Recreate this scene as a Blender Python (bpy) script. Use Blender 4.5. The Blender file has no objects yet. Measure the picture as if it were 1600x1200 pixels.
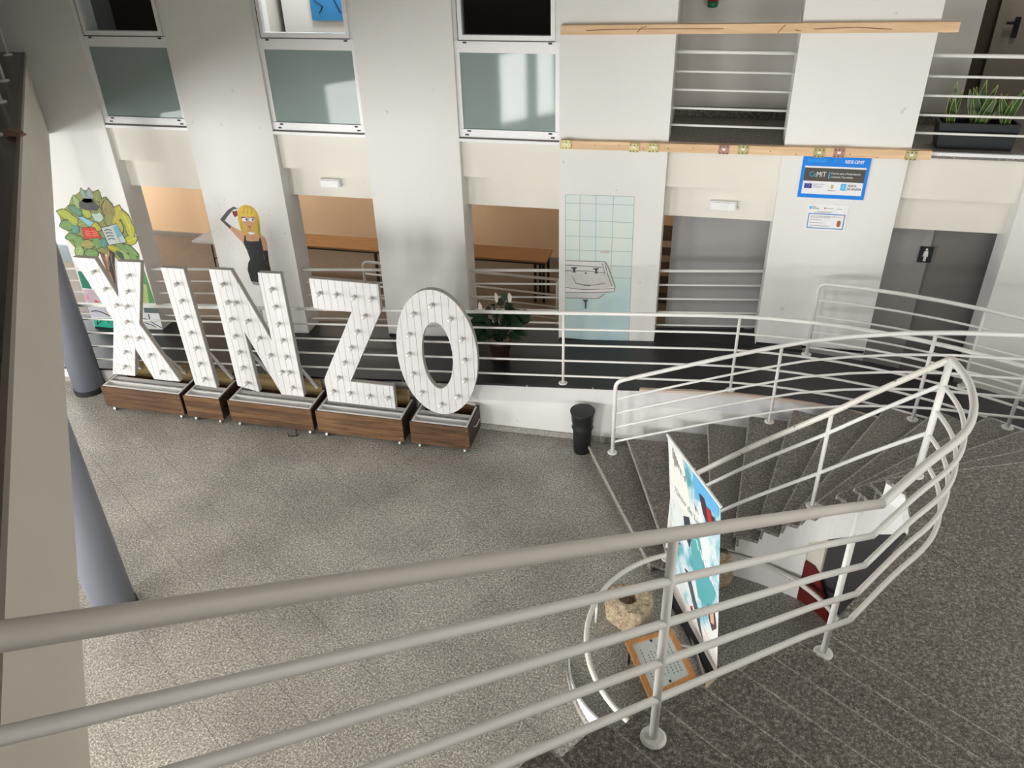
import bpy, bmesh, math, random
from mathutils import Vector, Matrix
random.seed(7)
PI = math.pi
S = bpy.context.scene
COL = S.collection
# ---------------------------------------------------------------- camera
cam = bpy.data.objects.new('camera', bpy.data.cameras.new('camera')); COL.objects.link(cam)
cam.data.sensor_width = 36; cam.data.lens = 28.91; cam.data.clip_start = 0.05
R_ = Vector((0.973191, 0.228431, -0.026791)); U_ = Vector((-0.099130, 0.521704, 0.847347)); F_ = Vector((-0.207537, 0.821975, -0.530363))
cam.matrix_world = Matrix(((R_.x, U_.x, -F_.x, 0), (R_.y, U_.y, -F_.y, 0), (R_.z, U_.z, -F_.z, 6.17), (0, 0, 0, 1)))
S.camera = cam
# ---------------------------------------------------------------- light
W = bpy.data.worlds.new('world'); S.world = W; W.use_nodes = True
W.node_tree.nodes['Background'].inputs[0].default_value = (0.93, 0.96, 1.0, 1)
W.node_tree.nodes['Background'].inputs[1].default_value = .25
S.view_settings.view_transform = 'Standard'; S.view_settings.look = 'None'
S.view_settings.exposure = 0.39; S.view_settings.gamma = 1.0; S.view_settings.use_curve_mapping = False
def area(name, loc, target, sx, sy, power, col=(1, 1, 1)):
    l = bpy.data.lights.new(name, 'AREA'); l.shape = 'RECTANGLE'; l.size = sx; l.size_y = sy; l.energy = power; l.color = col
    o = bpy.data.objects.new(name, l); COL.objects.link(o); o.location = loc
    o.rotation_euler = (Vector(target) - Vector(loc)).to_track_quat('-Z', 'Y').to_euler(); return o
# daylight of the tall glazing under the balcony, behind and left of the stairs
for ly, lp_ in ((-7.0, 690), (-3.35, 560), (.45, 380), (4.25, 290)):
    lx = -8.85 + .83 * (9.6 - ly) - 7.2
    area('window_light_low', (lx, ly, 1.65), (lx + .77 * 4, ly + .64 * 4, 1.9), 2.5, 2.7, lp_, (1.0, .99, .968))
area('window_light_rear', (5.8, -7.4, 2.3), (1.5, 9.6, 4.0), 5.0, 3.8, 470, (1.0, .985, .955))
area('hall_fill', (-6.2, 12.4, 2.58), (-6.2, 12.4, 0), 1.2, .6, 15, (1.0, .95, .88))  # pair of unseen fill lights added to brighten the orange hall
area('hall_fill', (-2.6, 12.4, 2.58), (-2.6, 12.4, 0), 1.2, .6, 6, (1.0, .95, .88))
area('ceiling_fill', (4.6, 4.0, 7.2), (3.6, 5.0, 0), 5.0, 8.0, 190, (1.0, .985, .955))  # overhead fill added for general ambient, no real fixture
area('corridor_fill', (3.6, 11.3, 6.3), (3.6, 11.6, 3.4), .5, .5, 12, (1.0, .97, .92))  # fill added to brighten the door at the corridor end
area('room_fill', (-4.9, 10.6, 6.0), (-4.9, 10.9, 3.4), .8, .8, 30, (1.0, .985, .955))  # fill added to brighten the room behind the second window
# daylight reaching the hall behind the pillars, from its left end
area('hall_window_light', (-12.6, 12.0, 1.5), (-6.0, 12.2, 0.9), 3.4, 2.2, 150, (1.0, 0.97, 0.93))
# ---------------------------------------------------------------- materials
def new_mat(name):
    m = bpy.data.materials.new(name); m.use_nodes = True
    return m, m.node_tree, m.node_tree.nodes['Principled BSDF']
def L(nt, a, b): nt.links.new(a, b)
def mix(nt, fac, c1, c2):
    n = nt.nodes.new('ShaderNodeMix'); n.data_type = 'RGBA'
    for s, v in ((n.inputs[0], fac), (n.inputs[6], c1), (n.inputs[7], c2)):
        if hasattr(v, 'links') or hasattr(v, 'is_output'): L(nt, v, s)
        else: s.default_value = (v if not isinstance(v, tuple) else (*v, 1)[:4])
    return n.outputs[2]
def pos(nt, scale=(1, 1, 1)):
    g = nt.nodes.new('ShaderNodeNewGeometry'); m = nt.nodes.new('ShaderNodeMapping'); m.inputs['Scale'].default_value = scale
    L(nt, g.outputs['Position'], m.inputs[0]); return m.outputs[0]
def noise(nt, vec, scale, detail=3, rough=.5):
    n = nt.nodes.new('ShaderNodeTexNoise'); n.inputs['Scale'].default_value = scale; n.inputs['Detail'].default_value = detail
    n.inputs['Roughness'].default_value = rough; L(nt, vec, n.inputs['Vector']); return n.outputs['Fac']
def ramp(nt, fac, stops):
    r = nt.nodes.new('ShaderNodeValToRGB'); e = r.color_ramp.elements
    while len(e) < len(stops): e.new(0.5)
    for i, (p, c) in enumerate(stops): e[i].position = p; e[i].color = (*c, 1) if len(c) == 3 else c
    L(nt, fac, r.inputs[0]); return r.outputs[0]
def bump(nt, b, h, strength=.2, dist=.01):
    n = nt.nodes.new('ShaderNodeBump'); n.inputs['Strength'].default_value = strength; n.inputs['Distance'].default_value = dist
    L(nt, h, n.inputs['Height']); L(nt, n.outputs[0], b.inputs['Normal'])
def simple(name, col, rough=.5, metal=0, var=0.06, scale=30, spec=None):
    m, nt, b = new_mat(name)
    f = noise(nt, pos(nt), scale)
    c = mix(nt, f, tuple(x * (1 - var) for x in col), tuple(min(1, x * (1 + var)) for x in col)); L(nt, c, b.inputs['Base Color'])
    b.inputs['Roughness'].default_value = rough; b.inputs['Metallic'].default_value = metal
    if spec is not None: b.inputs['Specular IOR Level'].default_value = spec
    return m
def plaster(name, col, var=.03):
    m, nt, b = new_mat(name); p = pos(nt)
    a = noise(nt, pos(nt, (1, 1, .35)), 2.2, 5, .6)
    c = mix(nt, a, tuple(x * (1 - var) for x in col), tuple(min(1, x * (1 + var)) for x in col))
    s = noise(nt, p, 9, 2); sm = ramp(nt, s, [(.0, (0, 0, 0)), (.76, (0, 0, 0)), (.79, (1, 1, 1))])
    c2 = mix(nt, sm, c, tuple(x * .82 for x in col)); L(nt, c2, b.inputs['Base Color'])
    b.inputs['Roughness'].default_value = .75; bump(nt, b, noise(nt, p, 60, 3), .15, .004); return m
def granite(name, lo, mid, hi, rough=.42, scale=1.0, big=.12):
    m, nt, b = new_mat(name); p = pos(nt)
    f = noise(nt, p, 50 * scale, 5, .8)
    c = ramp(nt, f, [(.385, lo), (.475, mid), (.525, mid), (.61, hi)])
    v = nt.nodes.new('ShaderNodeTexVoronoi'); v.inputs['Scale'].default_value = 75 * scale; L(nt, p, v.inputs['Vector'])
    fl = ramp(nt, v.outputs['Distance'], [(.0, (1, 1, 1)), (.17, (1, 1, 1)), (.24, (0, 0, 0))])
    c = mix(nt, fl, c, tuple(x * 1.25 for x in hi))
    bg = noise(nt, p, 1.1, 4, .6); bc = ramp(nt, bg, [(.32, (1 - big, 1 - big * 1.05, 1 - big * 1.1)), (.68, (1 + big, 1 + big * .97, 1 + big * .9))])
    n = nt.nodes.new('ShaderNodeMix'); n.data_type = 'RGBA'; n.blend_type = 'MULTIPLY'; n.inputs[0].default_value = 1
    L(nt, c, n.inputs[6]); L(nt, bc, n.inputs[7]); L(nt, n.outputs[2], b.inputs['Base Color'])
    b.inputs['Roughness'].default_value = rough; b.inputs['Specular IOR Level'].default_value = .4
    bump(nt, b, f, .08, .002); return m
def wood(name, dark, light, axis=0, rough=.5, scale=1.0):
    m, nt, b = new_mat(name); sc = [14, 14, 14]; sc[axis] = 1.2
    p = pos(nt, tuple(x * scale for x in sc)); f = noise(nt, p, 1.6, 6, .65)
    c = ramp(nt, f, [(.3, dark), (.52, tuple((a + c_) / 2 for a, c_ in zip(dark, light))), (.72, light)])
    L(nt, c, b.inputs['Base Color']); b.inputs['Roughness'].default_value = rough; bump(nt, b, f, .15, .003); return m
def chipped(name, col, chip, th=.68, scale=35):
    m, nt, b = new_mat(name); p = pos(nt); f = noise(nt, p, scale, 4, .7)
    k = ramp(nt, f, [(.0, (0, 0, 0)), (th, (0, 0, 0)), (th + .02, (1, 1, 1))])
    g = noise(nt, p, 3, 3); c0 = mix(nt, g, tuple(x * .94 for x in col), col)
    L(nt, mix(nt, k, c0, chip), b.inputs['Base Color']); b.inputs['Roughness'].default_value = .36; return m
MW = plaster('wall_plaster', (.79, .787, .77))
MWG = plaster('grey_plaster', (.46, .455, .44))
MFAS = plaster('balcony_plaster', (.70, .655, .58), .05)
MBEAM = plaster('cream_plaster', (.79, .765, .70))
MOR = plaster('orange_plaster', (.82, .57, .35))
MCOR = plaster('corridor_plaster', (.60, .575, .535))
MGF = granite('floor_granite', (.10, .094, .085), (.29, .277, .255), (.68, .65, .60), .34, 1.0, .2)
MGS = granite('stair_granite_shaded', (.07, .065, .057), (.168, .155, .138), (.42, .39, .35), .45, 1.0)  # darker copy of the floor granite; weaker stair light put into its colour
MGE = granite('nosing_granite', (.16, .15, .14), (.34, .325, .30), (.6, .58, .54), .5)
MJ = simple('joint_mortar', (.055, .05, .045), .8)
MHF = granite('hall_stone', (.13, .10, .075), (.20, .163, .128), (.28, .235, .19), .5, .8)
MRAIL = chipped('white_rail_paint', (.83, .825, .80), (.25, .22, .18), .80)
MRAILW = chipped('worn_rail_paint', (.76, .735, .68), (.16, .13, .10), .64, 22)
MRAILN = chipped('shaded_handrail_paint', (.68, .65, .61), (.30, .27, .23), .76, 14)  # white rail paint greyed to carry the shade near the viewer; chips are wear
MBLK = simple('black_rubber', (.016, .016, .017), .42, 0, .2, 4)
MBP = simple('black_plastic', (.012, .013, .014), .4)
MWH = simple('white_paint', (.70, .70, .70), .5, 0, .03, 12)
MWB = simple('white_board', (.67, .67, .675), .55, 0, .04, 8)
MEDGE = simple('grey_board_edge', (.42, .39, .36), .7)
MBULB = simple('bulb_glass', (.82, .82, .80), .15)
MSOC = simple('socket_grey', (.5, .5, .48), .4)
MALU = simple('white_aluminium', (.82, .83, .84), .3)
MSLOT = simple('dark_slot', (.03, .03, .03), .6)
MGL = simple('frosted_green_glass', (.25, .32, .305), .05, 0, .05, 2, .2)
MSTEEL = simple('zinc_steel', (.62, .62, .62), .3, .9)
MBRASS = simple('yellow_zinc', (.40, .36, .17), .4, .6, .3, 90)
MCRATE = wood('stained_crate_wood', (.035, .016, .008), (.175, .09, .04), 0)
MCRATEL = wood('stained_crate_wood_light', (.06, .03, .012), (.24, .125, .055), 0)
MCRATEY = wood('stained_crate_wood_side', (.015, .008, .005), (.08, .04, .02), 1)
MPLY = wood('yellow_plywood', (.15, .105, .045), (.30, .215, .095), 0)
MPINE = wood('pine_wood', (.62, .40, .22), (.86, .63, .40), 0, .6, .6)
MDESK = wood('desk_wood', (.25, .115, .04), (.42, .21, .08), 0)
MFRW = wood('frame_wood', (.42, .17, .045), (.62, .29, .09), 1)
MPIL = simple('column_grey_paint', (.22, .24, .29), .42, 0, .06, 3)
MRED = simple('dark_red_paint', (.115, .008, .007), .5)
MSTONE = granite('rough_stone', (.22, .16, .10), (.40, .31, .21), (.55, .46, .34), .9, .5)
MPLATE = simple('engraved_plate', (.62, .62, .58), .35, .3)
MDOOR = simple('brown_door', (.36, .32, .26), .5)
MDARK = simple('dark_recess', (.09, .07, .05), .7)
MGRW = simple('grey_wall_paint', (.35, .345, .335), .6)
MGRD = simple('dark_grey_wall_paint', (.20, .193, .183), .6)
MSKY = simple('pale_blue_glass', (.55, .62, .72), .2)
MBEIGE = plaster('beige_panel', (.62, .58, .50))
MTEAL = simple('grey_blue_mullion', (.22, .27, .29), .4)
m, nt, b = new_mat('clear_glass'); MCG = m
b.inputs['Base Color'].default_value = (.9, .95, .95, 1); b.inputs['Transmission Weight'].default_value = 1; b.inputs['Roughness'].default_value = 0; b.inputs['IOR'].default_value = 1.05
b.inputs['Specular IOR Level'].default_value = .8
_fm = {}
def flat(c, rough=.6):
    k = (c, rough)
    if k not in _fm: _fm[k] = simple('paint_%02d' % len(_fm), c, rough, 0, .10, 18)
    return _fm[k]
# ---------------------------------------------------------------- mesh helpers
def wloc(o):
    v = Vector((0, 0, 0))
    while o: v += o.location; o = o.parent
    return v
def mk(name, verts, faces, mat, parent=None, smooth=False, base=None):
    """verts in world metres; the object's origin is at base or at its parent's origin"""
    me = bpy.data.meshes.new(name); org = wloc(parent) if parent else Vector(base if base else (0, 0, 0))
    if parent is None and base is None:
        n = len(verts); org = Vector((sum(v[0] for v in verts) / n, sum(v[1] for v in verts) / n, min(v[2] for v in verts)))
    me.from_pydata([tuple(Vector(v) - org) for v in verts], [], faces)
    bmx = bmesh.new(); bmx.from_mesh(me); bmesh.ops.recalc_face_normals(bmx, faces=bmx.faces); bmx.to_mesh(me); bmx.free()
    if smooth:
        for p in me.polygons: p.use_smooth = True
    me.materials.append(mat); o = bpy.data.objects.new(name, me); COL.objects.link(o)
    if parent: o.parent = parent
    else: o.location = org
    return o
def thing(name, label, cat, loc, group=None):
    o = bpy.data.objects.new(name, None); COL.objects.link(o); o.location = loc; o.empty_display_size = .1
    o['label'] = label; o['category'] = cat
    if group: o['group'] = group
    return o
def tag(o, label, cat, group=None):
    o['label'] = label; o['category'] = cat
    if group: o['group'] = group
    return o
def struct(o): o['kind'] = 'structure'; return o
def sempty(name, loc=(0, 0, 0)):
    o = bpy.data.objects.new(name, None); COL.objects.link(o); o.location = loc; o['kind'] = 'structure'; return o
class G:
    def __init__(s): s.v = []; s.f = []
    def add(s, v, f):
        n = len(s.v); s.v += [tuple(x) for x in v]; s.f += [[i + n for i in q] for q in f]; return s
    def box(s, x0, x1, y0, y1, z0, z1):
        return s.add([(x, y, z) for z in (z0, z1) for y in (y0, y1) for x in (x0, x1)],
                     [(0, 2, 3, 1), (4, 5, 7, 6), (0, 1, 5, 4), (2, 6, 7, 3), (0, 4, 6, 2), (1, 3, 7, 5)])
    def prism(s, poly, a, b, ax='z'):
        """poly: 2D outline; extruded from a to b along ax ('z': poly xy, 'y': poly xz, 'x': poly yz)"""
        n = len(poly)
        def P(p, h): return (p[0], p[1], h) if ax == 'z' else ((p[0], h, p[1]) if ax == 'y' else (h, p[0], p[1]))
        return s.add([P(p, a) for p in poly] + [P(p, b) for p in poly],
                     [list(range(n)), list(range(n, 2 * n))[::-1]] + [(i, (i + 1) % n, n + (i + 1) % n, n + i) for i in range(n)])
    def tube(s, pts, r, n=10, caps=True):
        pts = [Vector(p) for p in pts]; t0 = (pts[1] - pts[0]).normalized()
        a = t0.orthogonal().normalized(); rings = []
        for i, p in enumerate(pts):
            t = ((pts[min(i + 1, len(pts) - 1)] - pts[max(i - 1, 0)])).normalized()
            a = (a - t * a.dot(t)).normalized(); bb = t.cross(a)
            rr = r[i] if isinstance(r, (list, tuple)) else r
            rings.append([p + (a * math.cos(2 * PI * k / n) + bb * math.sin(2 * PI * k / n)) * rr for k in range(n)])
        f = []
        for i in range(len(pts) - 1):
            for k in range(n): f.append((i * n + k, i * n + (k + 1) % n, (i + 1) * n + (k + 1) % n, (i + 1) * n + k))
        if caps: f.append(list(range(n))[::-1]); f.append([(len(pts) - 1) * n + k for k in range(n)])
        return s.add([v for q in rings for v in q], f)
    def lathe(s, c, prof, n=24, axis='z'):
        v = []; f = []; m = len(prof)
        for k in range(n):
            a = 2 * PI * k / n
            for r, h in prof:
                if axis == 'z': v.append((c[0] + r * math.cos(a), c[1] + r * math.sin(a), c[2] + h))
                else: v.append((c[0] + r * math.cos(a), c[1] + h, c[2] + r * math.sin(a)))
        for k in range(n):
            for i in range(m - 1): f.append((k * m + i, ((k + 1) % n) * m + i, ((k + 1) % n) * m + i + 1, k * m + i + 1))
        f.append([k * m for k in range(n)][::-1]); f.append([k * m + m - 1 for k in range(n)])
        return s.add(v, f)
    def mk(s, name, mat, parent=None, smooth=False, base=None): return mk(name, s.v, s.f, mat, parent, smooth, base)
def copyo(o, parent, loc=None):
    c = o.copy(); COL.objects.link(c); c.parent = parent
    if loc is not None: c.location = loc
    return c
def smooth_tube(name, pts, r, mat, parent, n=10): 
    o = G().tube(pts, r, n).mk(name, mat, parent, True)
    return o
def catmull(pts, k=6):
    out = []; P = [Vector(p) for p in pts]
    for i in range(len(P) - 1):
        p0 = P[max(i - 1, 0)]; p1 = P[i]; p2 = P[i + 1]; p3 = P[min(i + 2, len(P) - 1)]
        for j in range(k):
            t = j / k
            out.append(.5 * ((2 * p1) + (p2 - p0) * t + (2 * p0 - 5 * p1 + 4 * p2 - p3) * t * t + (3 * p1 - p0 - 3 * p2 + p3) * t ** 3))
    out.append(P[-1]); return out
def round_corner(a, c, b, r=.1, k=6):
    a, c, b = Vector(a), Vector(c), Vector(b); p = c + (a - c).normalized() * r; q = c + (b - c).normalized() * r
    return [p * (1 - t) ** 2 + c * 2 * t * (1 - t) + q * t * t for t in [i / k for i in range(k + 1)]]
def text_mesh(name, body, mat, parent, org, size, width=None, ux=(1, 0, 0), uz=(0, 0, 1), ext=.001, bold=0):
    cu = bpy.data.curves.new(name, 'FONT'); cu.body = body; cu.size = size; cu.extrude = ext; cu.offset = bold; cu.resolution_u = 2
    t = bpy.data.objects.new(name, cu); COL.objects.link(t); bpy.context.view_layer.update()
    me = bpy.data.meshes.new_from_object(t); bpy.data.objects.remove(t)
    xs = [v.co.x for v in me.vertices]; wd = max(xs) - min(xs); k = (width / wd) if width else 1
    ux = Vector(ux); uz = Vector(uz); un = ux.cross(uz); o0 = Vector(org) - wloc(parent)
    for v in me.vertices: c = v.co.copy(); v.co = o0 + ux * ((c.x - min(xs)) * k) + uz * c.y + un * c.z
    me.materials.clear(); me.materials.append(mat); o = bpy.data.objects.new(name, me); COL.objects.link(o); o.parent = parent
    return o
def rampz(s): return .962 + (s - .804) * .0729
# ================================================================ SETTING
FS = .83                                   # slope of the balcony edge in plan
def fasx(y): return -8.85 + FS * (9.6 - y)
UU = Vector((-.561, -.828, 0)); WW = Vector((.828, -.561, 0))   # stair run direction and its right-hand width direction
# ground floor of granite tiles
fl = sempty('floor')
G().box(-14, 9, -8, 9.96, -.25, -.012).mk('floor_bed', MJ, fl)
def in_hall(x, y): return -9.5 < x < 2.4 and -.5 < y < 8.4 and x > fasx(y) - 4.2
T = .667; tile0 = None; far = G(); ex = -UU; ey = WW; cnt = 0
def tile_shape(t): return [(-ex * h1 + -ey * h2) for h1, h2 in ((t, t), (-t, t), (-t, -t), (t, -t))]
for i in range(-22, 24):
    for j in range(-24, 24):
        a = i * T + .28; b_ = j * T + .1; c = ex * (a + T / 2) + ey * (b_ + T / 2); c.z = 0
        if not (-13.5 < c.x < 6.5 and -4 < c.y < 9.1): continue
        q = [c + d for d in tile_shape(T / 2 - .0015)]
        near = (-9 < c.x < 1.7 and .8 < c.y < 8.2 and c.x > fasx(c.y) - 1.1 - max(0, (c.y - 6.5)) * .9)
        vs = [(p.x, p.y, 0) for p in q] + [(p.x, p.y, -.03) for p in q]
        if any(p.y > 8.42 for p in q):
            cq = []
            for ii in range(4):
                p0, p1 = q[ii], q[(ii + 1) % 4]
                if p0.y <= 8.42: cq.append((p0.x, p0.y))
                if (p0.y <= 8.42) != (p1.y <= 8.42): t_ = (8.42 - p0.y) / (p1.y - p0.y); cq.append((p0.x + (p1.x - p0.x) * t_, 8.42))
            if len(cq) > 2: far.prism(cq, -.03, 0)
            continue
        if near and cnt < 290:
            cnt += 1
            if tile0 is None:
                tile0 = mk('tile', [tuple(Vector(v) - c) for v in vs], [(0, 1, 2, 3), (0, 4, 5, 1), (1, 5, 6, 2), (2, 6, 7, 3), (3, 7, 4, 0)], MGF, fl); tile0.location = c
            else: copyo(tile0, fl, c)
        else: far.add(vs, [(0, 1, 2, 3), (0, 4, 5, 1), (1, 5, 6, 2), (2, 6, 7, 3), (3, 7, 4, 0)])
o = far.mk('far_tiles', MGF, fl); o['kind'] = 'stuff'
# hall behind the pillars
struct(G().box(-13, -.3, 9.97, 14.2, -.2, .0).mk('floor_hall', MHF))
hw = struct(G().box(-13, .9, 13.9, 14.1, 0, 3.2).mk('wall_hall_back', MOR))
struct(G().box(-13, .9, 13.86, 13.9, 0, .07).mk('baseboard_hall', simple('hall_skirting', (.30, .27, .24))))
struct(G().box(-13, 9, 9.98, 14.1, 2.62, 2.75).mk('ceiling_hall', MW))
struct(G().box(-.36, -.26, 10.2, 13.9, 0, 2.62).mk('wall_hall_right', MOR))
# pale glazed door at the far left beyond the first pillar
d1 = sempty('door_1', (-11.4, 11.2, 0))
G().box(-13.0, -10.2, 12.3, 12.36, .35, 2.6).mk('pane', MSKY, d1); G().box(-13.0, -10.2, 12.26, 12.4, .0, .35).mk('frame', MTEAL, d1)
# upper slabs
struct(G().box(-13, 9, 9.79, 9.97, 2.53, 3.40).mk('wall_beam_back', MBEAM))
PX = [(-9.16, -7.925), (-6.69, -5.465), (-4.21, -2.99), (-1.755, -.487), (.787, 2.10), (3.31, 4.6)]
bays = [(-7.925, -6.69), (-5.465, -4.21), (-2.99, -1.755), (-.487, .787), (2.10, 3.31)]
for i, (a, c) in enumerate(bays):
    struct(G().box(a, c, 9.67, 9.79, 2.93, 3.385 if i < 3 else 3.44).mk('wall_beam_front', MBEAM))
struct(G().box(-.6, 7, 9.62, 12.3, 3.40, 3.46).mk('floor_upper', MGS))
struct(G().box(-.487, 7, 9.60, 9.64, 3.435, 3.47).mk('trim_1', MALU))
for (a, c), lb in zip(PX, ['leftmost white pillar, painted with the tree of books', 'white pillar painted with a blonde woman in a black dress',
        'blank white pillar behind the letters Z and O', 'white pillar painted with a washbasin on pale blue tiles',
        'white pillar carrying the blue board and the small notice', 'white pillar at the right edge beyond the grey doorway']):
    t = G().box(a, c, 9.6, 9.98, 0 if a > -9.5 else 0, 8.5).mk('pillar', MW); tag(t, lb, 'pillar')
    if a < 3: tg = G().box(a + .01, c - .01, 9.592, 9.6, rampz(a), rampz(a) + .025).mk('base_strip', MBLK, t)
# grey walls behind the two right bays
gw = struct(G().box(-.38, 1.6, 10.1, 10.2, 0, 2.62).mk('wall_grey', MGRW))
G().box(.66, .76, 10.07, 10.1, .82, .92).mk('socket_box', MALU, gw)
gw2 = struct(G().box(1.6, 2.66, 10.06, 10.2, 0, 2.62).mk('wall_grey_left', MGRW))
d2 = struct(G().box(2.66, 3.9, 10.1, 10.2, 0, 2.62).mk('door_2', MGRD))
wc = thing('toilet_sign', 'small black toilet sign with white man figure on the dark grey door', 'sign', (2.63, 10.05, 2.0))
G().box(2.55, 2.70, 10.045, 10.058, 2.02, 2.22).mk('plate', MBP, wc)
wm = flat((.85, .85, .85))
G().prism([(2.605, 2.17), (2.645, 2.17), (2.655, 2.10), (2.645, 2.10), (2.64, 2.14), (2.638, 2.04), (2.627, 2.04), (2.625, 2.10), (2.622, 2.04), (2.611, 2.04), (2.61, 2.14), (2.605, 2.10), (2.595, 2.10)], 10.038, 10.045, 'y').mk('figure', wm, wc)
G().lathe((2.625, 10.038, 2.19), [(.001, 0), (.014, 0), (.014, .007), (.001, .007)], 12, 'y').mk('figure_head', wm, wc)
# upper corridor behind the right bays
cw = struct(G().box(-1.6, 2.80, 10.87, 10.97, 3.46, 6.6).mk('wall_corridor', MCOR))
struct(G().box(-1.6, 2.80, 10.85, 10.87, 3.46, 3.58).mk('baseboard_corridor', MGS))
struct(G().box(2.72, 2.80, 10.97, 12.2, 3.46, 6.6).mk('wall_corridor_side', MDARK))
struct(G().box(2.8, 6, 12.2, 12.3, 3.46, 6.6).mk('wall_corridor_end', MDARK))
d3 = struct(G().box(3.30, 4.25, 12.14, 12.2, 3.47, 5.6).mk('door_3', MDOOR)); 
G().box(3.50, 3.56, 12.11, 12.14, 4.22, 4.46).mk('handle_plate', MBP, d3)
G().box(3.40, 3.54, 12.07, 12.10, 4.38, 4.41).box(3.52, 3.54, 12.09, 12.12, 4.38, 4.41).mk('door_handle', MBP, d3)
struct(G().box(-1.6, 7, 9.98, 12.3, 6.4, 6.5).mk('ceiling_corridor', MCOR))
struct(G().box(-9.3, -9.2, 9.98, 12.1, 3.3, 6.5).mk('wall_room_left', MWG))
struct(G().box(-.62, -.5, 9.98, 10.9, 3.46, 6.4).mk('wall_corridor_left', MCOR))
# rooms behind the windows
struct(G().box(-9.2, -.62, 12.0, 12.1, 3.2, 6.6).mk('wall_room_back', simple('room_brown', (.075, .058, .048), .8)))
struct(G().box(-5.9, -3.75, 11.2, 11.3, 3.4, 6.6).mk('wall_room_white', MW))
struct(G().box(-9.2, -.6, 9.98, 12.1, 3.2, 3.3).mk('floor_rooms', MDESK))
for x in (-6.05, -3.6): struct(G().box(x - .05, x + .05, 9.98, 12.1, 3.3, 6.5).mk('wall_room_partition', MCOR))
bp = thing('blue_painting', 'blue abstract painting with black lines seen through the second window', 'painting', (-5.2, 11.15, 4.5))
G().box(-5.45, -4.95, 11.15, 11.19, 4.5, 5.7).mk('canvas', flat((.03, .22, .50)), bp)
for q in ([(-5.36, 5.6), (-5.38, 4.75), (-5.27, 4.68), (-5.33, 4.6)], [(-5.1, 5.6), (-5.14, 4.85), (-5.02, 4.6)]):
    G().tube([(x, 11.145, z) for x, z in q], .008, 6).mk('brush_line', flat((.01, .03, .08)), bp)
ot = thing('round_table', 'brown round table top seen through the second window', 'table', (-4.95, 10.55, 3.3))
G().lathe((-4.95, 10.55, 3.3), [(.02, .80), (.5, .80), (.5, .84), (.02, .84)], 24).mk('table_top', MDESK, ot, False)
G().tube([(-4.95, 10.55, 3.3), (-4.95, 10.55, 4.1)], .04).mk('leg', MSTEEL, ot)
# windows 1..3 (frame, dividing rail, clear upper pane, frosted lower pane)
for i in range(3):
    a, c = bays[i]; w = sempty('window_%d' % (i + 1), ((a + c) / 2, 9.68, 3.4)); y = 9.64
    fr = G(); fw = .055
    fr.box(a, a + fw, y, y + .09, 3.45, 7.4).box(c - fw, c, y, y + .09, 3.45, 7.4)
    fr.mk('frame', MALU, w)
    G().box(a, c, y - .01, y + .08, 3.435, 3.53).mk('bottom_rail', MALU, w)
    G().box(a, c, y - .01, y + .08, 4.40, 4.53).mk('middle_rail', MALU, w)
    G().box(a - .0, c, 9.605, 9.70, 3.385, 3.42).mk('sill', MALU, w)
    G().box(a, c, 9.615, 9.69, 3.42, 3.435).mk('sill_gasket', simple('gasket_%d' % i, (.14, .11, .10), .7), w)
    sash = G(); s0 = a + fw; s1 = c - fw
    sash.box(s0, s0 + .05, y - .02, y + .05, 4.53, 7.4).box(s1 - .05, s1, y - .02, y + .05, 4.53, 7.4).box(s0 + .05, s1 - .05, y - .02, y + .05, 4.535, 4.59)
    sash.mk('sash', MALU, w)
    G().box(s0 - .004, s0 + .003, y - .022, y, 4.53, 7.4).box(s0, s1, y - .024, y - .015, 4.526, 4.536).mk('sash_seal', MSLOT, w)
    G().box(s0 + .05, s1 - .05, y + .01, y + .016, 4.59, 7.4).mk('clear_pane', MCG, w)
    G().box(a + fw, c - fw, y + .01, y + .02, 3.53, 4.40).mk('frosted_pane', MGL, w)
    for xx, zz in ((s0 + .05, 4.50), (s1 - .08, 4.50), (s0 + .05, 3.50), (s1 - .08, 3.50), (s0 + .02, 3.455), (s1 - .05, 3.455)):
        G().box(xx, xx + .045, y - .014, y - .01, zz, zz + .018).mk('drain_slot', MSLOT, w)
t = thing('dark_shelf', 'dark narrow shelf with papers glimpsed behind the edge of the washbasin pillar', 'shelf', (-.65, 12.7, 0))
G().box(-.9, -.40, 12.5, 12.9, 0, 1.2).mk('carcass', MDARK, t)
for z, cc in ((1.0, (.5, .4, .3)), (.75, (.35, .3, .22)), (.5, (.45, .33, .2)), (.2, (.2, .15, .1))): G().box(-.86, -.44, 12.47, 12.5, z, z + .10).mk('papers', flat(cc), t)
# ---------------------------------------------------------------- ramp
rp = thing('access_ramp', 'long ramp with black rubber surface and white side rising in front of the pillars', 'ramp', (0, 8.4, 0))
CX, CY = .13, 3.59
def arc(r, a): return (CX + r * math.sin(a), CY + r * math.cos(a))
strip = [((-12.2, 8.4), (-12.2, 9.97), rampz(-12.2))] + [((x, 8.4), (x, 9.97), rampz(x)) for x in (-9, -6, -3, -1, .13)]
top = G(); n_s = [(-12.2, 8.4, 9.985), (.13, 8.4, 9.985)]
def slabseg(g, p, q, r, s, zp, zq, th):
    g.add([(p[0], p[1], zp), (q[0], q[1], zq), (r[0], r[1], zq), (s[0], s[1], zp), (p[0], p[1], zp - th), (q[0], q[1], zq - th), (r[0], r[1], zq - th), (s[0], s[1], zp - th)],
          [(0, 1, 2, 3), (7, 6, 5, 4), (0, 4, 5, 1), (1, 5, 6, 2), (2, 6, 7, 3), (3, 7, 4, 0)])
slabseg(top, (-12.3, 8.4), (.13, 8.4), (.13, 9.59), (-12.3, 9.59), rampz(-12.3), rampz(.13), .03)
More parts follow.
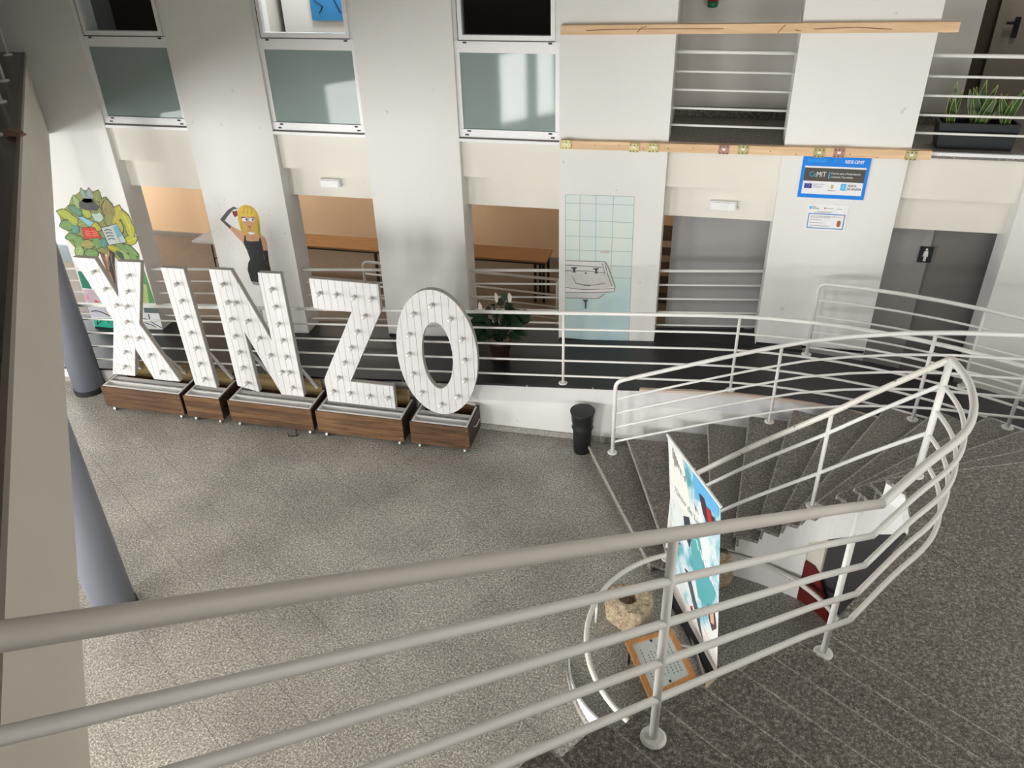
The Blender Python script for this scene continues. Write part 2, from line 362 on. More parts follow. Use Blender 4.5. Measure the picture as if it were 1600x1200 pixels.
for a, c in [(-12.3, -9.165)] + bays[:4]:
    slabseg(top, (a, 9.59), (c, 9.59), (c, 9.985), (a, 9.985), rampz(a), rampz(c), .03)
K = 16; A1 = 1.75
for k in range(K):
    a0, a1 = A1 * k / K, A1 * (k + 1) / K
    slabseg(top, arc(4.81, a0), arc(4.81, a1), arc(6.0, a1), arc(6.0, a0), rampz(.13 + 4.81 * a0), rampz(.13 + 4.81 * a1), .03)
slabseg(top, (.13, 9.59), (1.35, 9.46), (1.35, 9.59), (.13, 9.592), rampz(.13), rampz(1.35), .03)
top.mk('rubber_surface', MBLK, rp)
side = G()
slabseg(side, (-12.3, 8.43), (.13, 8.43), (.13, 8.55), (-12.3, 8.55), rampz(-12.3) - .03, rampz(.13) - .03, .24)
def wallseg(g, p, q, r, s, zp, zq, z0=0):
    g.add([(p[0], p[1], zp), (q[0], q[1], zq), (r[0], r[1], zq), (s[0], s[1], zp), (p[0], p[1], z0), (q[0], q[1], z0), (r[0], r[1], z0), (s[0], s[1], z0)],
          [(0, 1, 2, 3), (7, 6, 5, 4), (0, 4, 5, 1), (1, 5, 6, 2), (2, 6, 7, 3), (3, 7, 4, 0)])
for k in range(K):
    a0, a1 = A1 * k / K, A1 * (k + 1) / K
    slabseg(side, arc(4.84, a0), arc(4.84, a1), arc(4.96, a1), arc(4.96, a0), rampz(.13 + 4.81 * a0) - .03, rampz(.13 + 4.81 * a1) - .03, .24)
    slabseg(side, arc(5.85, a0), arc(5.85, a1), arc(5.97, a1), arc(5.97, a0), rampz(.13 + 4.81 * a0) - .03, rampz(.13 + 4.81 * a1) - .03, .24)
side.mk('edge_beam', MWH, rp)
curb = G(); wallseg(curb, (-12.3, 8.445), (.13, 8.445), (.13, 8.6), (-12.3, 8.6), rampz(-12.3) - .275, rampz(.13) - .275)
for k in range(K):
    a0, a1 = A1 * k / K, A1 * (k + 1) / K
    wallseg(curb, arc(4.855, a0), arc(4.855, a1), arc(5.0, a1), arc(5.0, a0), rampz(.13 + 4.81 * a0) - .275, rampz(.13 + 4.81 * a1) - .275)
curb.mk('side_wall', MW, rp)
G().box(-12.3, .6, 8.42, 8.445, 0, .075).mk('skirting', MGE, rp)
tr = G()
for k in range(-1, 9):
    if k < 0: slabseg(tr, (-.55, 8.385), (.13, 8.385), (.13, 8.43), (-.55, 8.43), rampz(-.55) + .004, rampz(.13) + .004, .03)
    else:
        a0, a1 = .09 * k, .09 * (k + 1)
        slabseg(tr, arc(4.795, a0), arc(4.795, a1), arc(4.83, a1), arc(4.83, a0), rampz(.13 + 4.81 * a0) + .004, rampz(.13 + 4.81 * a1) + .004, .03)
tr.mk('edge_trim', flat((.62, .50, .42)), rp)
for k in range(12):
    x = -8.5 + k * .82
    G().box(x, x + .018, 8.388, 8.40, rampz(x) - .02, rampz(x) - .004).mk('screw', MSTEEL, rp)
G().box(1.28, 1.52, 8.19, 8.30, .25, .62).mk('vent_opening', MBP, rp)
# ---------------------------------------------------------------- railings
def flange(p, parent, r=.06, mat=None): 
    return G().lathe((p[0], p[1], p[2] - .012), [(.001, -.0), (r, 0), (r, .018), (r * .8, .026), (.001, .026)], 18).mk('flange', mat or MRAIL, parent, False)
def post(p, z1, parent, r=.018, mat=None, fl_=True):
    o = G().tube([p, (p[0], p[1], z1)], r, 12).mk('post', mat or MRAIL, parent, True)
    if fl_: flange(p, parent, .055, mat)
    return o
OFFS = [0, .215, .43, .645, .86]
# ramp railing, front
rr = thing('ramp_railing', 'long white five-bar railing along the front edge of the black ramp', 'railing', (0, 8.47, rampz(0)))
def rpath(y_or_r, zoff, s0, s1, n=20):
    out = []
    if s0 < .13: out += [(s0, CY + y_or_r, rampz(s0) + zoff), (.13, CY + y_or_r, rampz(.13) + zoff)]
    for k in range(1, n + 1):
        s = .13 + (s1 - .13) * k / n; a = (s - .13) / 4.81; x, y = arc(y_or_r, a); out.append((x, y, rampz(s) + zoff))
    return out
for i, of in enumerate(OFFS):
    smooth_tube('top_rail' if i == 0 else 'rail', rpath(4.88, .965 - of * 1.0 + 0, -12.2, 7.2), .0235 if i == 0 else .0135, MRAIL, rr)
for k in (-5, -4, -3, -2, -1, 0, 1, 3):
    s = -1.49 + 1.98 * k
    if s < .13: p = (s, 8.47, rampz(s))
    else: x, y = arc(4.88, (s - .13) / 4.81); p = (x, y, rampz(s))
    post(p, rampz(s) + .955, rr, .017)
# rear curved railing of the ramp
r2 = thing('curved_railing', 'curved white railing on the back edge of the ramp before the toilet door', 'railing', (1.4, 9.4, rampz(1.4)))
a_s = math.atan2(1.27, 5.81)
def bp_(a): x, y = arc(5.93, a); return (x, y, rampz(.13 + 4.81 * a))
for i, of in enumerate(OFFS):
    zz = .965 - of; pth = []
    for k in range(0, 21):
        a = a_s + (1.7 - a_s) * k / 20; x, y, z = bp_(a); pth.append((x, y, z + zz))
    if i == 0:
        x, y, z = bp_(a_s); pth = [(x, y, z)] + [tuple(v) for v in round_corner((x, y, z), (x, y, z + zz), pth[1], .1)] + pth[1:]
    smooth_tube('top_rail' if i == 0 else 'rail', pth, .0235 if i == 0 else .0135, MRAIL, r2)
flange(bp_(a_s), r2)
for a in (math.atan2(2.89, 5.18), 1.0, 1.45): p = bp_(a); post(p, p[2] + .955, r2, .017)
# short railings between the pillars
def bayrail(a, c, zf, offs, top, label, name='bay_railing', y=9.72, r0=.021, r=.0135, slope=1, grp=None):
    t = thing(name, label, 'railing', ((a + c) / 2, y, zf((a + c) / 2)), grp)
    for i, of in enumerate(offs):
        smooth_tube('top_rail' if i == 0 else 'rail', [(a, y, zf(a) + top - of), (c, y, zf(c) + top - of)], r0 if i == 0 else r, MRAIL, t, 8)
    return t
for (a, c), lb in zip([(-12.2, -9.16)] + bays[:4], ['white railing left of the tree-painted pillar', 'white railing between the tree pillar and the blonde woman pillar',
        'white railing behind the letters N and Z between two pillars', 'white railing behind the potted peace lily', 'white railing in front of the light grey wall']):
    bayrail(a, c, rampz, [0, .195, .39, .58, .77], .95, lb)
up_l = ['white railing on the upper floor below the fire extinguisher', 'white railing on the upper floor in front of the snake plants']
for (a, c), lb in zip([bays[3], (2.10, 5.2)], up_l): bayrail(a, c, lambda x: 3.46, [0, .205, .40, .60, .79], .97, lb, 'upper_railing')
# railing inside the hall
hr = thing('hall_railing', 'low white railing with a rounded end inside the hall behind the letters', 'railing', (-4.9, 11.0, 0))
for i, of in enumerate([0, .2, .4, .6, .8]):
    z = 1.05 - of
    if i == 0: smooth_tube('top_rail', [(-5.12, 11.0, 0)] + round_corner((-5.12, 11, 0), (-5.12, 11, z), (-2.0, 11, z - .06), .1) + [(-2.03, 11.0, z - .06)], .022, MRAIL, hr, 8)
    else: smooth_tube('rail', [(-5.12, 11.0, z), (-2.03, 11.0, z - .12)], .016, MRAIL, hr, 8)
G().tube([(-2.03, 11, 0), (-2.03, 11, 1.0)], .022, 8).mk('post', MRAIL, hr, True)
# ---------------------------------------------------------------- balcony on the left
bal = sempty('wall_balcony', (-8, 6, 3.27))
def fpoly(o0, o1, y0, y1):  # strip parallel to the balcony edge; offsets measured in x
    return [(fasx(y0) - o0, y0), (fasx(y1) - o0, y1), (fasx(y1) - o1, y1), (fasx(y0) - o1, y0)]
G().prism(fpoly(0, .25, 9.6, .45), 3.27, 4.29, 'z').mk('fascia', MFAS, bal)
G().prism(fpoly(.25, 6.5, 9.6, -7.8), 3.85, 4.29, 'z').mk('slab', MFAS, bal)
G().prism(fpoly(-.03, .012, 9.6, .45), 4.265, 4.325, 'z').mk('edge_strip', simple('edge_metal', (.20, .17, .14), .5), bal)
bf = struct(G().prism(fpoly(.012, 6.5, 9.6, -7.8), 4.292, 4.32, 'z').mk('floor_balcony', simple('dark_balcony_floor', (.045, .035, .03), .25)))
br = thing('balcony_railing', 'white railing on the dark balcony floor at the top left corner', 'railing', (-8.6, 8.9, 4.32))
def bpt(y, z, off=.22): return (fasx(y) - off, y, z)
for y in (9.4, 8.0, 7.1, 6.0): post(bpt(y, 4.325), 5.3, br, .018)
for i, z in enumerate((5.3, 5.08, 4.87, 4.65)): smooth_tube('top_rail' if i == 0 else 'rail', [bpt(9.5, z), bpt(2.2, z)], .0245 if i == 0 else .0165, MRAIL, br)
# things left on the balcony edge
G_ = G().add([(fasx(5.95) + .02 + dx * .6, 5.95 + dy * .6, 4.33 + dz * .5) for dx, dy, dz in ((0, 0, 0), (.02, .14, 0), (-.25, .25, 0), (-.3, .05, 0), (0, .05, .05), (.0, .12, .04), (-.2, .2, .12), (-.25, .08, .10))],
    [(0, 1, 2, 3), (4, 5, 6, 7), (0, 1, 5, 4), (1, 2, 6, 5), (2, 3, 7, 6), (3, 0, 4, 7)])
tag(G_.mk('folded_cloth', flat((.26, .15, .11))), 'crumpled brownish cloth lying on the balcony edge at far left', 'cloth')
# columns
def column(x, y, r, lb):
    t = thing('column', lb, 'column', (x, y, 0))
    G().lathe((x, y, 0), [(.01, .075), (r, .075), (r, 3.84), (.01, 3.84)], 40).mk('shaft', MPIL, t, True)
    G().lathe((x, y, 0), [(.01, 0), (r + .012, 0), (r + .012, .075), (.01, .075)], 40).mk('base_ring', MBLK, t, False)
column(-8.33, 8.28, .20, 'grey round column with black base ring beside the letter X')
column(-5.33, 4.68, .20, 'nearer grey round column with black base ring under the balcony edge')
# wall under the balcony, behind the viewer, seen in the window reflections
wb = sempty('wall_under_balcony', (-8, -2, 0))
def bw(o, y): return (fasx(y) - o, y)
bwy = [-8.1 + .95 * k for k in range(17)]
for k in range(16):
    y0, y1 = bwy[k], bwy[k + 1]; kind = k % 4
    if kind in (0, 1) : 
        G().prism([bw(6.85, y0), bw(6.85, y1), bw(7.0, y1), bw(7.0, y0)], 0, .3).mk('sill_panel', MBEIGE, wb); continue
    G().prism([bw(6.8, y0 + .04), bw(6.8, y1 - .04), bw(6.95, y1 - .04), bw(6.95, y0 + .04)], 0, 3.0).mk('panel', MBEIGE, wb)
for y in bwy: G().prism([bw(6.7, y - .05), bw(6.7, y + .05), bw(6.9, y + .05), bw(6.9, y - .05)], 0, 3.0).mk('mullion', MTEAL, wb)
G().prism([bw(6.65, -7.85), bw(6.65, 7.2), bw(7.0, 7.2), bw(7.0, -7.85)], 3.0, 3.85).mk('lintel', MTEAL, wb)
struct(G().box(0, 3.0, -1.65, -1.5, 0, 7.3).mk('light_block_behind_stairs', MW))  # unseen wall added to keep the rear light off the near rails
struct(G().prism([(-6.5, 7.0), (-.6, 0.2), (2.2, .2), (2.2, -1.5), (-13, -1.5), (-13, 7.0)], 6.9, 7.0).mk('ceiling_balcony', MFAS))
# upper shell: slab over the left side, rest of the roof, walls outside the picture
struct(G().box(-14, 9, -8, 9.6, 7.3, 7.5).mk('ceiling', MFAS))
struct(G().box(-14, 9, -8.1, -7.9, 0, 7.3).mk('wall_back', MBEIGE))
struct(G().box(4.6, 9, 9.6, 9.8, 0, 8.5).mk('wall_right_front', MW))
struct(G().box(8.8, 9, -8, 9.6, 0, 8.5).mk('wall_right', MW))
struct(G().box(-14, -12.9, 9.6, 9.98, 0, 8.5).mk('wall_left_front', MW))
struct(G().box(-14, -13.0, -8, 14.2, 0, 7.3).mk('wall_left', MW))
struct(G().box(-9.3, -9.16, 9.62, 9.98, 2.5, 8.5).mk('wall_left_upper', MW)); struct(G().box(-12.9, -9.3, 9.62, 9.98, 2.93, 8.5).mk('wall_left_high', MW))
# ================================================================ STAIRS
H1 = .165
OUT = {k: v for k, v in zip(range(1, 11), [(-1.098, 8.089), (-0.64, 8.109), (-0.181, 8.124), (0.276, 8.133), (0.723, 8.121), (1.172, 8.09), (1.612, 7.975), (2.047, 7.806), (2.46, 7.575), (2.813, 7.282)])}
def angk(k): p = OUT[10]; a0 = math.atan2(p[0] - CX, p[1] - CY); return a0 + (k - 10) * .1
for k in (11, 12, 13): OUT[k] = arc(4.58, angk(k))
INN = {1: (-.19, 6.23), 2: (.0, 6.17), 3: (.19, 6.13), 4: (.385, 6.11), 5: (.57, 6.08), 6: (.76, 6.04), 7: (.92, 5.98), 8: (1.055, 5.94), 9: (1.18, 5.88), 10: (1.31, 5.80), 11: (1.41, 5.71), 12: (1.495, 5.59), 13: (1.56, 5.45)}
lf = thing('lower_stair_flight', 'curved granite stair flight rising from the ground beside the black bin', 'stairs', (.5, 7, 0))
EDGE = [(1.56, 5.45), (1.683, 5.315), (1.675, 5.042), (1.631, 4.847), (1.398, 4.46), (1.2, 4.128), (1.07, 3.93)]
for k in range(1, 13):
    z = H1 * k; a, b2 = Vector((*OUT[k], 0)), Vector((*INN[k], 0)); c, d = Vector((*OUT[k + 1], 0)), Vector((*INN[k + 1], 0))
    dn = (c - a).normalized() * .025; poly = [a, b2, d + dn, c + dn]
    g = G().prism([(p.x, p.y) for p in poly], z - .035, z); g.mk('tread', MGS, lf)
    # nosing strip, lighter than the tread
    nn = (b2 - a).normalized(); pr = Vector((-(nn.y), nn.x, 0)); pr = pr if pr.dot(c - a) > 0 else -pr
    G().prism([(p.x, p.y) for p in (a - pr * .006, b2 - pr * .006, b2 + pr * .008, a + pr * .008)], z - .036, z + .001).mk('nosing', MGE, lf)
    e = pr * .03; G().prism([(p.x, p.y) for p in (a + e, b2 + e + (a - b2).normalized() * .03, b2 + e * 1.7 + (a - b2).normalized() * .03, a + e * 1.7)], z - H1, z - .035).mk('riser', MGS, lf)
# body of the lower flight: white stringer set in from the tread ends, stepped top, cut-away below
def inset(k, d=.33):
    o_, i_ = Vector(OUT[k]), Vector(INN[k]); return i_ + (o_ - i_).normalized() * d
def SP(k): return inset(k) + (inset(k + 1) - inset(k)) * .3 if k < 13 else inset(13)
def SO(k):
    f = lambda n: Vector(OUT[n]) * .985 + Vector(INN[n]) * .015
    return f(k) + (f(k + 1) - f(k)) * .12 if k < 13 else f(13)
st = G()
def col4(g, p, q, r, s, z0a, z0b, z1):  # block: p,q inner side (k,k+1), r,s outer side; bottom z0a at k, z0b at k+1
    g.add([(p[0], p[1], z0a), (q[0], q[1], z0b), (r[0], r[1], z0b), (s[0], s[1], z0a), (p[0], p[1], z1), (q[0], q[1], z1), (r[0], r[1], z1), (s[0], s[1], z1)],
          [(0, 1, 2, 3), (7, 6, 5, 4), (0, 4, 5, 1), (1, 5, 6, 2), (2, 6, 7, 3), (3, 7, 4, 0)])
bot = {k: (0 if k <= 7 else H1 * k - .56) for k in range(1, 14)}
for k in range(1, 13):
    p, q, o1, o2 = SP(k), SP(k + 1), SO(k), SO(k + 1)
    if k <= 7: col4(st, p, q, o2, o1, 0, 0, H1 * k - .035)
    else: col4(st, p, q, o2, o1, H1 * k - .58, H1 * (k + 1) - .58, H1 * k - .035)
st.mk('stringer', MW, lf)
# landing
ld = sempty('floor_landing', (2.5, 4.5, 2.1))
ZL = H1 * 13
C14 = Vector((.89, 3.67)); w2 = Vector((.828, -.561)); u2 = Vector((-.561, -.828))
lp = [Vector(p) for p in EDGE] + [C14 + w2 * .02 - u2 * .02, C14 + w2 * 2.35 - u2 * .02, Vector((4.2, 1.9)), Vector((4.75, 3.0)), Vector((4.72, 4.2)), Vector((4.5, 5.0)), Vector(OUT[13])]
# slabs of the landing, cut along radial joints
def clip(poly, n, d0, d1):
    def half(pl, n, d):
        out = []
        for i in range(len(pl)):
            a, b3 = pl[i], pl[(i + 1) % len(pl)]; da, db = n.dot(a) - d, n.dot(b3) - d
            if da >= 0: out.append(a)
            if (da > 0) != (db > 0) and abs(da - db) > 1e-9: out.append(a + (b3 - a) * (da / (da - db)))
        return out
    pl = half(poly, n, d0); return half(pl, -n, -d1) if pl else []
G().prism([(p.x, p.y) for p in lp], ZL - .20, ZL - .036).mk('landing_bed', MW, ld)
cuts = [((1.56, 5.45), (3.81, 6.34)), ((1.585, 5.33), (4.8, 5.45)), ((1.52, 4.83), (4.3, 2.9)), ((.89, 3.67), (2.6, 2.5))]
def seg_side(p, q, d): 
    e = (Vector(q) - Vector(p)).normalized(); return Vector((e.y, -e.x)) * d
def halfp(pl, p, q, sgn, gap=.002):
    e = (Vector(q) - Vector(p)).normalized(); n = Vector((e.y, -e.x)) * sgn; return clip(pl, n, n.dot(Vector(p)) + gap, 1e9)
rest = lp
for (p, q) in cuts[1:3]:
    a = halfp(rest, p, q, -1); rest2 = halfp(rest, p, q, 1)
    if len(a) > 2: G().prism([(v.x, v.y) for v in a], ZL - .035, ZL).mk('landing_slab', MGS, ld)
    rest = rest2
G().prism([(v.x, v.y) for v in rest], ZL - .035, ZL).mk('landing_slab', MGS, ld)
a = Vector(EDGE[0]); c = Vector(OUT[13]); nn = (c - a).normalized(); pr = Vector((nn.y, -nn.x))
G().prism([tuple(v) for v in (a - pr * .006, c - pr * .006, c + pr * .008, a + pr * .008)], ZL - .004, ZL + .001).mk('nosing', MGE, ld)
for p, q in zip(EDGE[:-1], EDGE[1:]):
    p, q = Vector(p), Vector(q); n_ = Vector(((q - p).y, -(q - p).x)).normalized() * -1
    G().prism([tuple(v) for v in (p, q, q - n_ * .012, p - n_ * .012)], ZL - .036, ZL + .001).mk('edge_band', MGS, ld)
# upper flight
uf = thing('upper_stair_flight', 'straight granite stair flight climbing from the landing toward the viewer', 'stairs', (C14.x, C14.y, ZL))
NW = 2.35; DEP = .322
for k in range(14, 27):
    z = H1 * k; a = C14 + u2 * (DEP * (k - 14)) ; c = a + w2 * NW
    dep = DEP + .025 if k < 26 else .45
    G().prism([tuple(v) for v in (a, c, c + u2 * dep, a + u2 * dep)], z - .035, z).mk('tread', MGS, uf)
    G().prism([tuple(v) for v in (a - u2 * .005, c - u2 * .005, c + u2 * .006, a + u2 * .006)], z - .004, z + .001).mk('nosing', MGE, uf)
    b3 = a + u2 * .03 + w2 * .02; d3_ = c + u2 * .03
    G().prism([tuple(v) for v in (b3, d3_, d3_ + u2 * .02, b3 + u2 * .02)], z - H1, z - .035).mk('riser', MGS, uf)
ub = G()
for k in range(14, 27):
    z = H1 * k; a = C14 + u2 * (DEP * (k - 14) + .05) + w2 * .1; c = a + w2 * (NW - .1); dd = u2 * DEP
    col4(ub, a, a + dd, c + dd, c, z - .42, z + H1 - .42, z - .035)
ub.mk('stringer', MW, uf)
# curved base wall round the display space and its growing left part
cwall = thing('curved_base_wall', 'white curved wall with granite skirting below the stairs', 'wall', (.5, 5.2, 0))
Cc = Vector((.5, 5.2))
def ring(a, r): return (Cc.x + r * math.sin(a), Cc.y + r * math.cos(a))
g = G(); g2 = G()
N = 22
for k in range(N):      # angles measured from +Y, clockwise; left part runs from about -100 to -160 degrees
    a0, a1 = math.radians(-97 - 73 * k / N), math.radians(-97 - 73 * (k + 1) / N)
    z0, z1 = .004 + .55 * (k / N) ** 1.2, .004 + .55 * ((k + 1) / N) ** 1.2
    p, q, r, s = ring(a0, 1.33), ring(a1, 1.33), ring(a1, 1.312), ring(a0, 1.312)
    g.add([(p[0], p[1], 0), (q[0], q[1], 0), (r[0], r[1], 0), (s[0], s[1], 0), (p[0], p[1], z0), (q[0], q[1], z1), (r[0], r[1], z1), (s[0], s[1], z0)],
          [(0, 1, 2, 3), (7, 6, 5, 4), (0, 4, 5, 1), (1, 5, 6, 2), (2, 6, 7, 3), (3, 7, 4, 0)])
    p, q, r, s = ring(a0, 1.35), ring(a1, 1.35), ring(a1, 1.33), ring(a0, 1.33); h0, h1 = min(z0, .07), min(z1, .07)
    g2.add([(p[0], p[1], 0), (q[0], q[1], 0), (r[0], r[1], 0), (s[0], s[1], 0), (p[0], p[1], h0), (q[0], q[1], h1), (r[0], r[1], h1), (s[0], s[1], h0)],
          [(0, 1, 2, 3), (7, 6, 5, 4), (0, 4, 5, 1), (1, 5, 6, 2), (2, 6, 7, 3), (3, 7, 4, 0)])
g.mk('rising_wall', MWH, cwall); g2.mk('skirting', MGE, cwall)
rd = G(); bw_ = G()
for k in range(8):
    d0, d1 = 34 + 20 * k / 8, 34 + 20 * (k + 1) / 8; a0, a1 = math.radians(d0), math.radians(d1)
    h0, h1 = [(.5 if d <= 43 else .5 - .46 * (d - 43) / 11) for d in (d0, d1)]
    wallseg(rd, ring(a0, 1.26), ring(a1, 1.26), ring(a1, 1.285), ring(a0, 1.285), h0, h1)
for k in range(4):
    a0, a1 = math.radians(31 + 13 * k / 4), math.radians(31 + 13 * (k + 1) / 4)
    wallseg(bw_, ring(a0, 1.29), ring(a1, 1.29), ring(a1, 1.34), ring(a0, 1.34), 1.12, 1.12)
bw_.mk('beige_pier', MBEIGE, cwall)
tag(rd.mk('red_panel', MRED), 'dark red curved panel standing under the stairs', 'panel')
dw = sempty('shade_under_landing', (2, 5, 0)); MDK = simple('painted_shade', (.035, .032, .032), .6)  # added near-black panels standing in for the deep shade below the landing
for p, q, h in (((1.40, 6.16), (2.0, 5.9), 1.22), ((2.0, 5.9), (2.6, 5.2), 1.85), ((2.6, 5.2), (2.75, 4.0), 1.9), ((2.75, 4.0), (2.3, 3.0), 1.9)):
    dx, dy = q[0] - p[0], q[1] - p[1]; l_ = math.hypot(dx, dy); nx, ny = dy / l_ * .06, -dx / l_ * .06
    G().prism([p, q, (q[0] - nx, q[1] - ny), (p[0] - nx, p[1] - ny)], 0, h).mk('shade_panel', MDK, dw)
# loop rail on the ground
lr = thing('loop_rail', 'low white rail bent in a loop round the stones and plaque', 'rail', (.5, 5.2, 0))
smooth_tube('rail', [(*ring(math.radians(a), 1.17), .3) for a in range(-170, 76, 5)], .025, MRAILW, lr)
for a in (-170, -75, 5, 72):
    x, y = ring(math.radians(a), 1.17); G().tube([(x, y, 0), (x, y, .29)], .012, 8).mk('stub', MRAIL, lr, True)
# ---------------------------------------------------------------- stair railings
orl = thing('outer_stair_railing', 'white five-bar railing on the outer side of the curved lower flight', 'railing', (-.84, 8.04, .165))
def orp(k, off, rin=.09):     # fractional step position along the outer edge
    i = int(math.floor(k)); f = k - i
    P = lambda j: Vector(OUT[j]) + (Vector(INN[j]) - Vector(OUT[j])).normalized() * rin
    if k >= 13: x, y = arc(4.49, angk(13) + (k - 13) * .1); return (x, y, ZL + off)
    p = P(i) * (1 - f) + P(i + 1) * f; return (p.x, p.y, H1 * (k - .45) + off)
OO = [.985, .745, .545, .345, .135]
for i, of in enumerate(OO):
    ks = [1.58 + .5 * j for j in range(0, 23)] + [13.2 + j for j in range(0, 9)]
    pts = [Vector(orp(k, of)) for k in ks]
    for v in pts[23:]: v.z = ZL + of + .02
    if i == 0: x, y, _ = pts[0]; pts = [Vector((x, y, .165))] + round_corner((x, y, .165), pts[0], pts[1], .09) + pts[1:]
    smooth_tube('top_rail' if i == 0 else 'rail', pts, .0235 if i == 0 else .0135, MRAIL, orl)
x, y, _ = orp(1.58, 0); flange((x, y, .165), orl)
for k in (5.5, 8.6, 10.45): x, y, z = orp(k, 0, .06); post((x, y, H1 * int(k)), z + .98, orl, .018)
for k in (14.5, 17, 20): x, y, z = orp(k, 0); post((x, y, ZL), ZL + .98, orl, .018)
# inner railing: lower flight part, landing bend, upper flight part
ir = thing('inner_stair_railing', 'white railing with thick handrail along the inner edge of both stair flights', 'railing', (1.8, 5.53, ZL))
low = [(-.03, 6.33, 1.13), (.27, 6.28, 1.42), (.63, 6.20, 1.78), (.95, 6.12, 2.08), (1.18, 6.03, 2.32), (1.4, 5.9, 2.60), (1.6, 5.74, 2.88), (1.78, 5.53, 3.18)]
LOWP = catmull(low, 5)
x, y, z = low[0]
smooth_tube('lower_handrail', [Vector((x, y, .165))] + round_corner((x, y, .165), low[0], LOWP[3], .1) + LOWP[3:], .0245, MRAILW, ir)
for of in (.21, .63): smooth_tube('lower_rail', [p - Vector((0, 0, of)) for p in LOWP], .0165, MRAIL, ir)
post((x, y, .165), .4, ir, .024); post((1.18, 6.03, H1 * 8), 2.30, ir, .018)
post((1.78, 5.53, ZL), 3.15, ir, .026)
land = [(1.78, 5.53, 3.18), (1.81, 5.38, 3.185), (1.825, 5.2, 3.19), (1.805, 5.0, 3.2), (1.76, 4.8, 3.22), (1.68, 4.58, 3.24), (1.56, 4.37, 3.26), (1.34, 4.06, 3.30), (1.04, 3.61, 3.34)]
LP = catmull(land, 4)
def fp(s): p = Vector((.91, 3.48)) + u2 * s; return (p.x, p.y, 3.41 + s * .521)
up = [Vector(fp(s)) for s in (.3, 1.0, 1.9, 3.2, 4.6)]
ROF = [0, .22, .435, .65, .865]
for i, of in enumerate(ROF):
    d = Vector((0, 0, of)); kink = Vector((1.035, 3.60, 3.345)) - d
    lpn = [p - d for p in LP[:-1]]
    rad = .0255 if i == 0 else .0168
    smooth_tube('handrail_bend' if i == 0 else 'rail_bend', lpn + [kink], rad, MRAIL, ir, 14)
    smooth_tube('handrail' if i == 0 else 'rail', [kink] + [p - d for p in up], rad, MRAILN if i == 0 else MRAIL, ir, 16)
    G().lathe((kink.x, kink.y, kink.z - rad), [(.002, 0)] + [(rad * math.sin(t * PI / 8), rad - rad * math.cos(t * PI / 8)) for t in range(1, 8)] + [(.002, 2 * rad)], 14).mk('joint', MRAIL, ir, True)
for s, k in ((0, 14), (1.61, 19)):
    x, y, z = fp(s); post((x, y, H1 * k), z - .02, ir, .0185, None, False)
    flange((x, y, H1 * k), ir, .055)
# ================================================================ LETTERS ON CRATES
LET = {'X': ([(-7.643, 2.207), (-7.32, 2.209), (-7.145, 1.692), (-7.001, 2.196), (-6.669, 2.21), (-6.954, 1.331), (-6.588, 0.499), (-6.977, 0.492), (-7.132, 0.958), (-7.27, 0.509), (-7.612, 0.508), (-7.324, 1.355)], None), 'I': ([(-6.406, 2.162), (-6.093, 2.165), (-6.051, 0.462), (-6.367, 0.475)], None), 'N': ([(-5.744, 2.191), (-5.451, 2.197), (-5.094, 1.271), (-5.094, 2.193), (-4.802, 2.202), (-4.796, 0.476), (-5.111, 0.477), (-5.453, 1.372), (-5.432, 0.473), (-5.73, 0.537)], None), 'Z': ([(-4.438, 2.173), (-3.581, 2.164), (-3.588, 1.809), (-4.11, 0.787), (-3.548, 0.782), (-3.548, 0.448), (-4.465, 0.455), (-4.46, 0.794), (-3.957, 1.776), (-4.442, 1.786)], None), 'O': ([(-2.434, 1.298), (-2.439, 1.42), (-2.454, 1.538), (-2.479, 1.652), (-2.514, 1.759), (-2.557, 1.856), (-2.607, 1.942), (-2.665, 2.015), (-2.728, 2.073), (-2.795, 2.116), (-2.865, 2.141), (-2.936, 2.15), (-3.008, 2.141), (-3.078, 2.116), (-3.145, 2.073), (-3.208, 2.015), (-3.266, 1.942), (-3.316, 1.856), (-3.359, 1.759), (-3.394, 1.652), (-3.419, 1.538), (-3.434, 1.42), (-3.439, 1.298), (-3.434, 1.177), (-3.419, 1.059), (-3.394, 0.945), (-3.359, 0.838), (-3.316, 0.741), (-3.266, 0.655), (-3.208, 0.582), (-3.145, 0.524), (-3.078, 0.481), (-3.008, 0.456), (-2.936, 0.447), (-2.865, 0.456), (-2.795, 0.481), (-2.728, 0.524), (-2.665, 0.582), (-2.607, 0.655), (-2.557, 0.741), (-2.514, 0.838), (-2.479, 0.945), (-2.454, 1.059), (-2.439, 1.177)], [(-2.741, 1.28), (-2.745, 1.37), (-2.756, 1.456), (-2.773, 1.536), (-2.797, 1.605), (-2.826, 1.662), (-2.859, 1.705), (-2.895, 1.731), (-2.932, 1.74), (-2.969, 1.731), (-3.005, 1.705), (-3.038, 1.662), (-3.067, 1.605), (-3.091, 1.536), (-3.108, 1.456), (-3.119, 1.37), (-3.123, 1.28), (-3.119, 1.19), (-3.108, 1.104), (-3.091, 1.024), (-3.067, 0.955), (-3.038, 0.898), (-3.005, 0.855), (-2.969, 0.829), (-2.932, 0.82), (-2.895, 0.829), (-2.859, 0.855), (-2.826, 0.898), (-2.797, 0.955), (-2.773, 1.024), (-2.756, 1.104), (-2.745, 1.19)])}
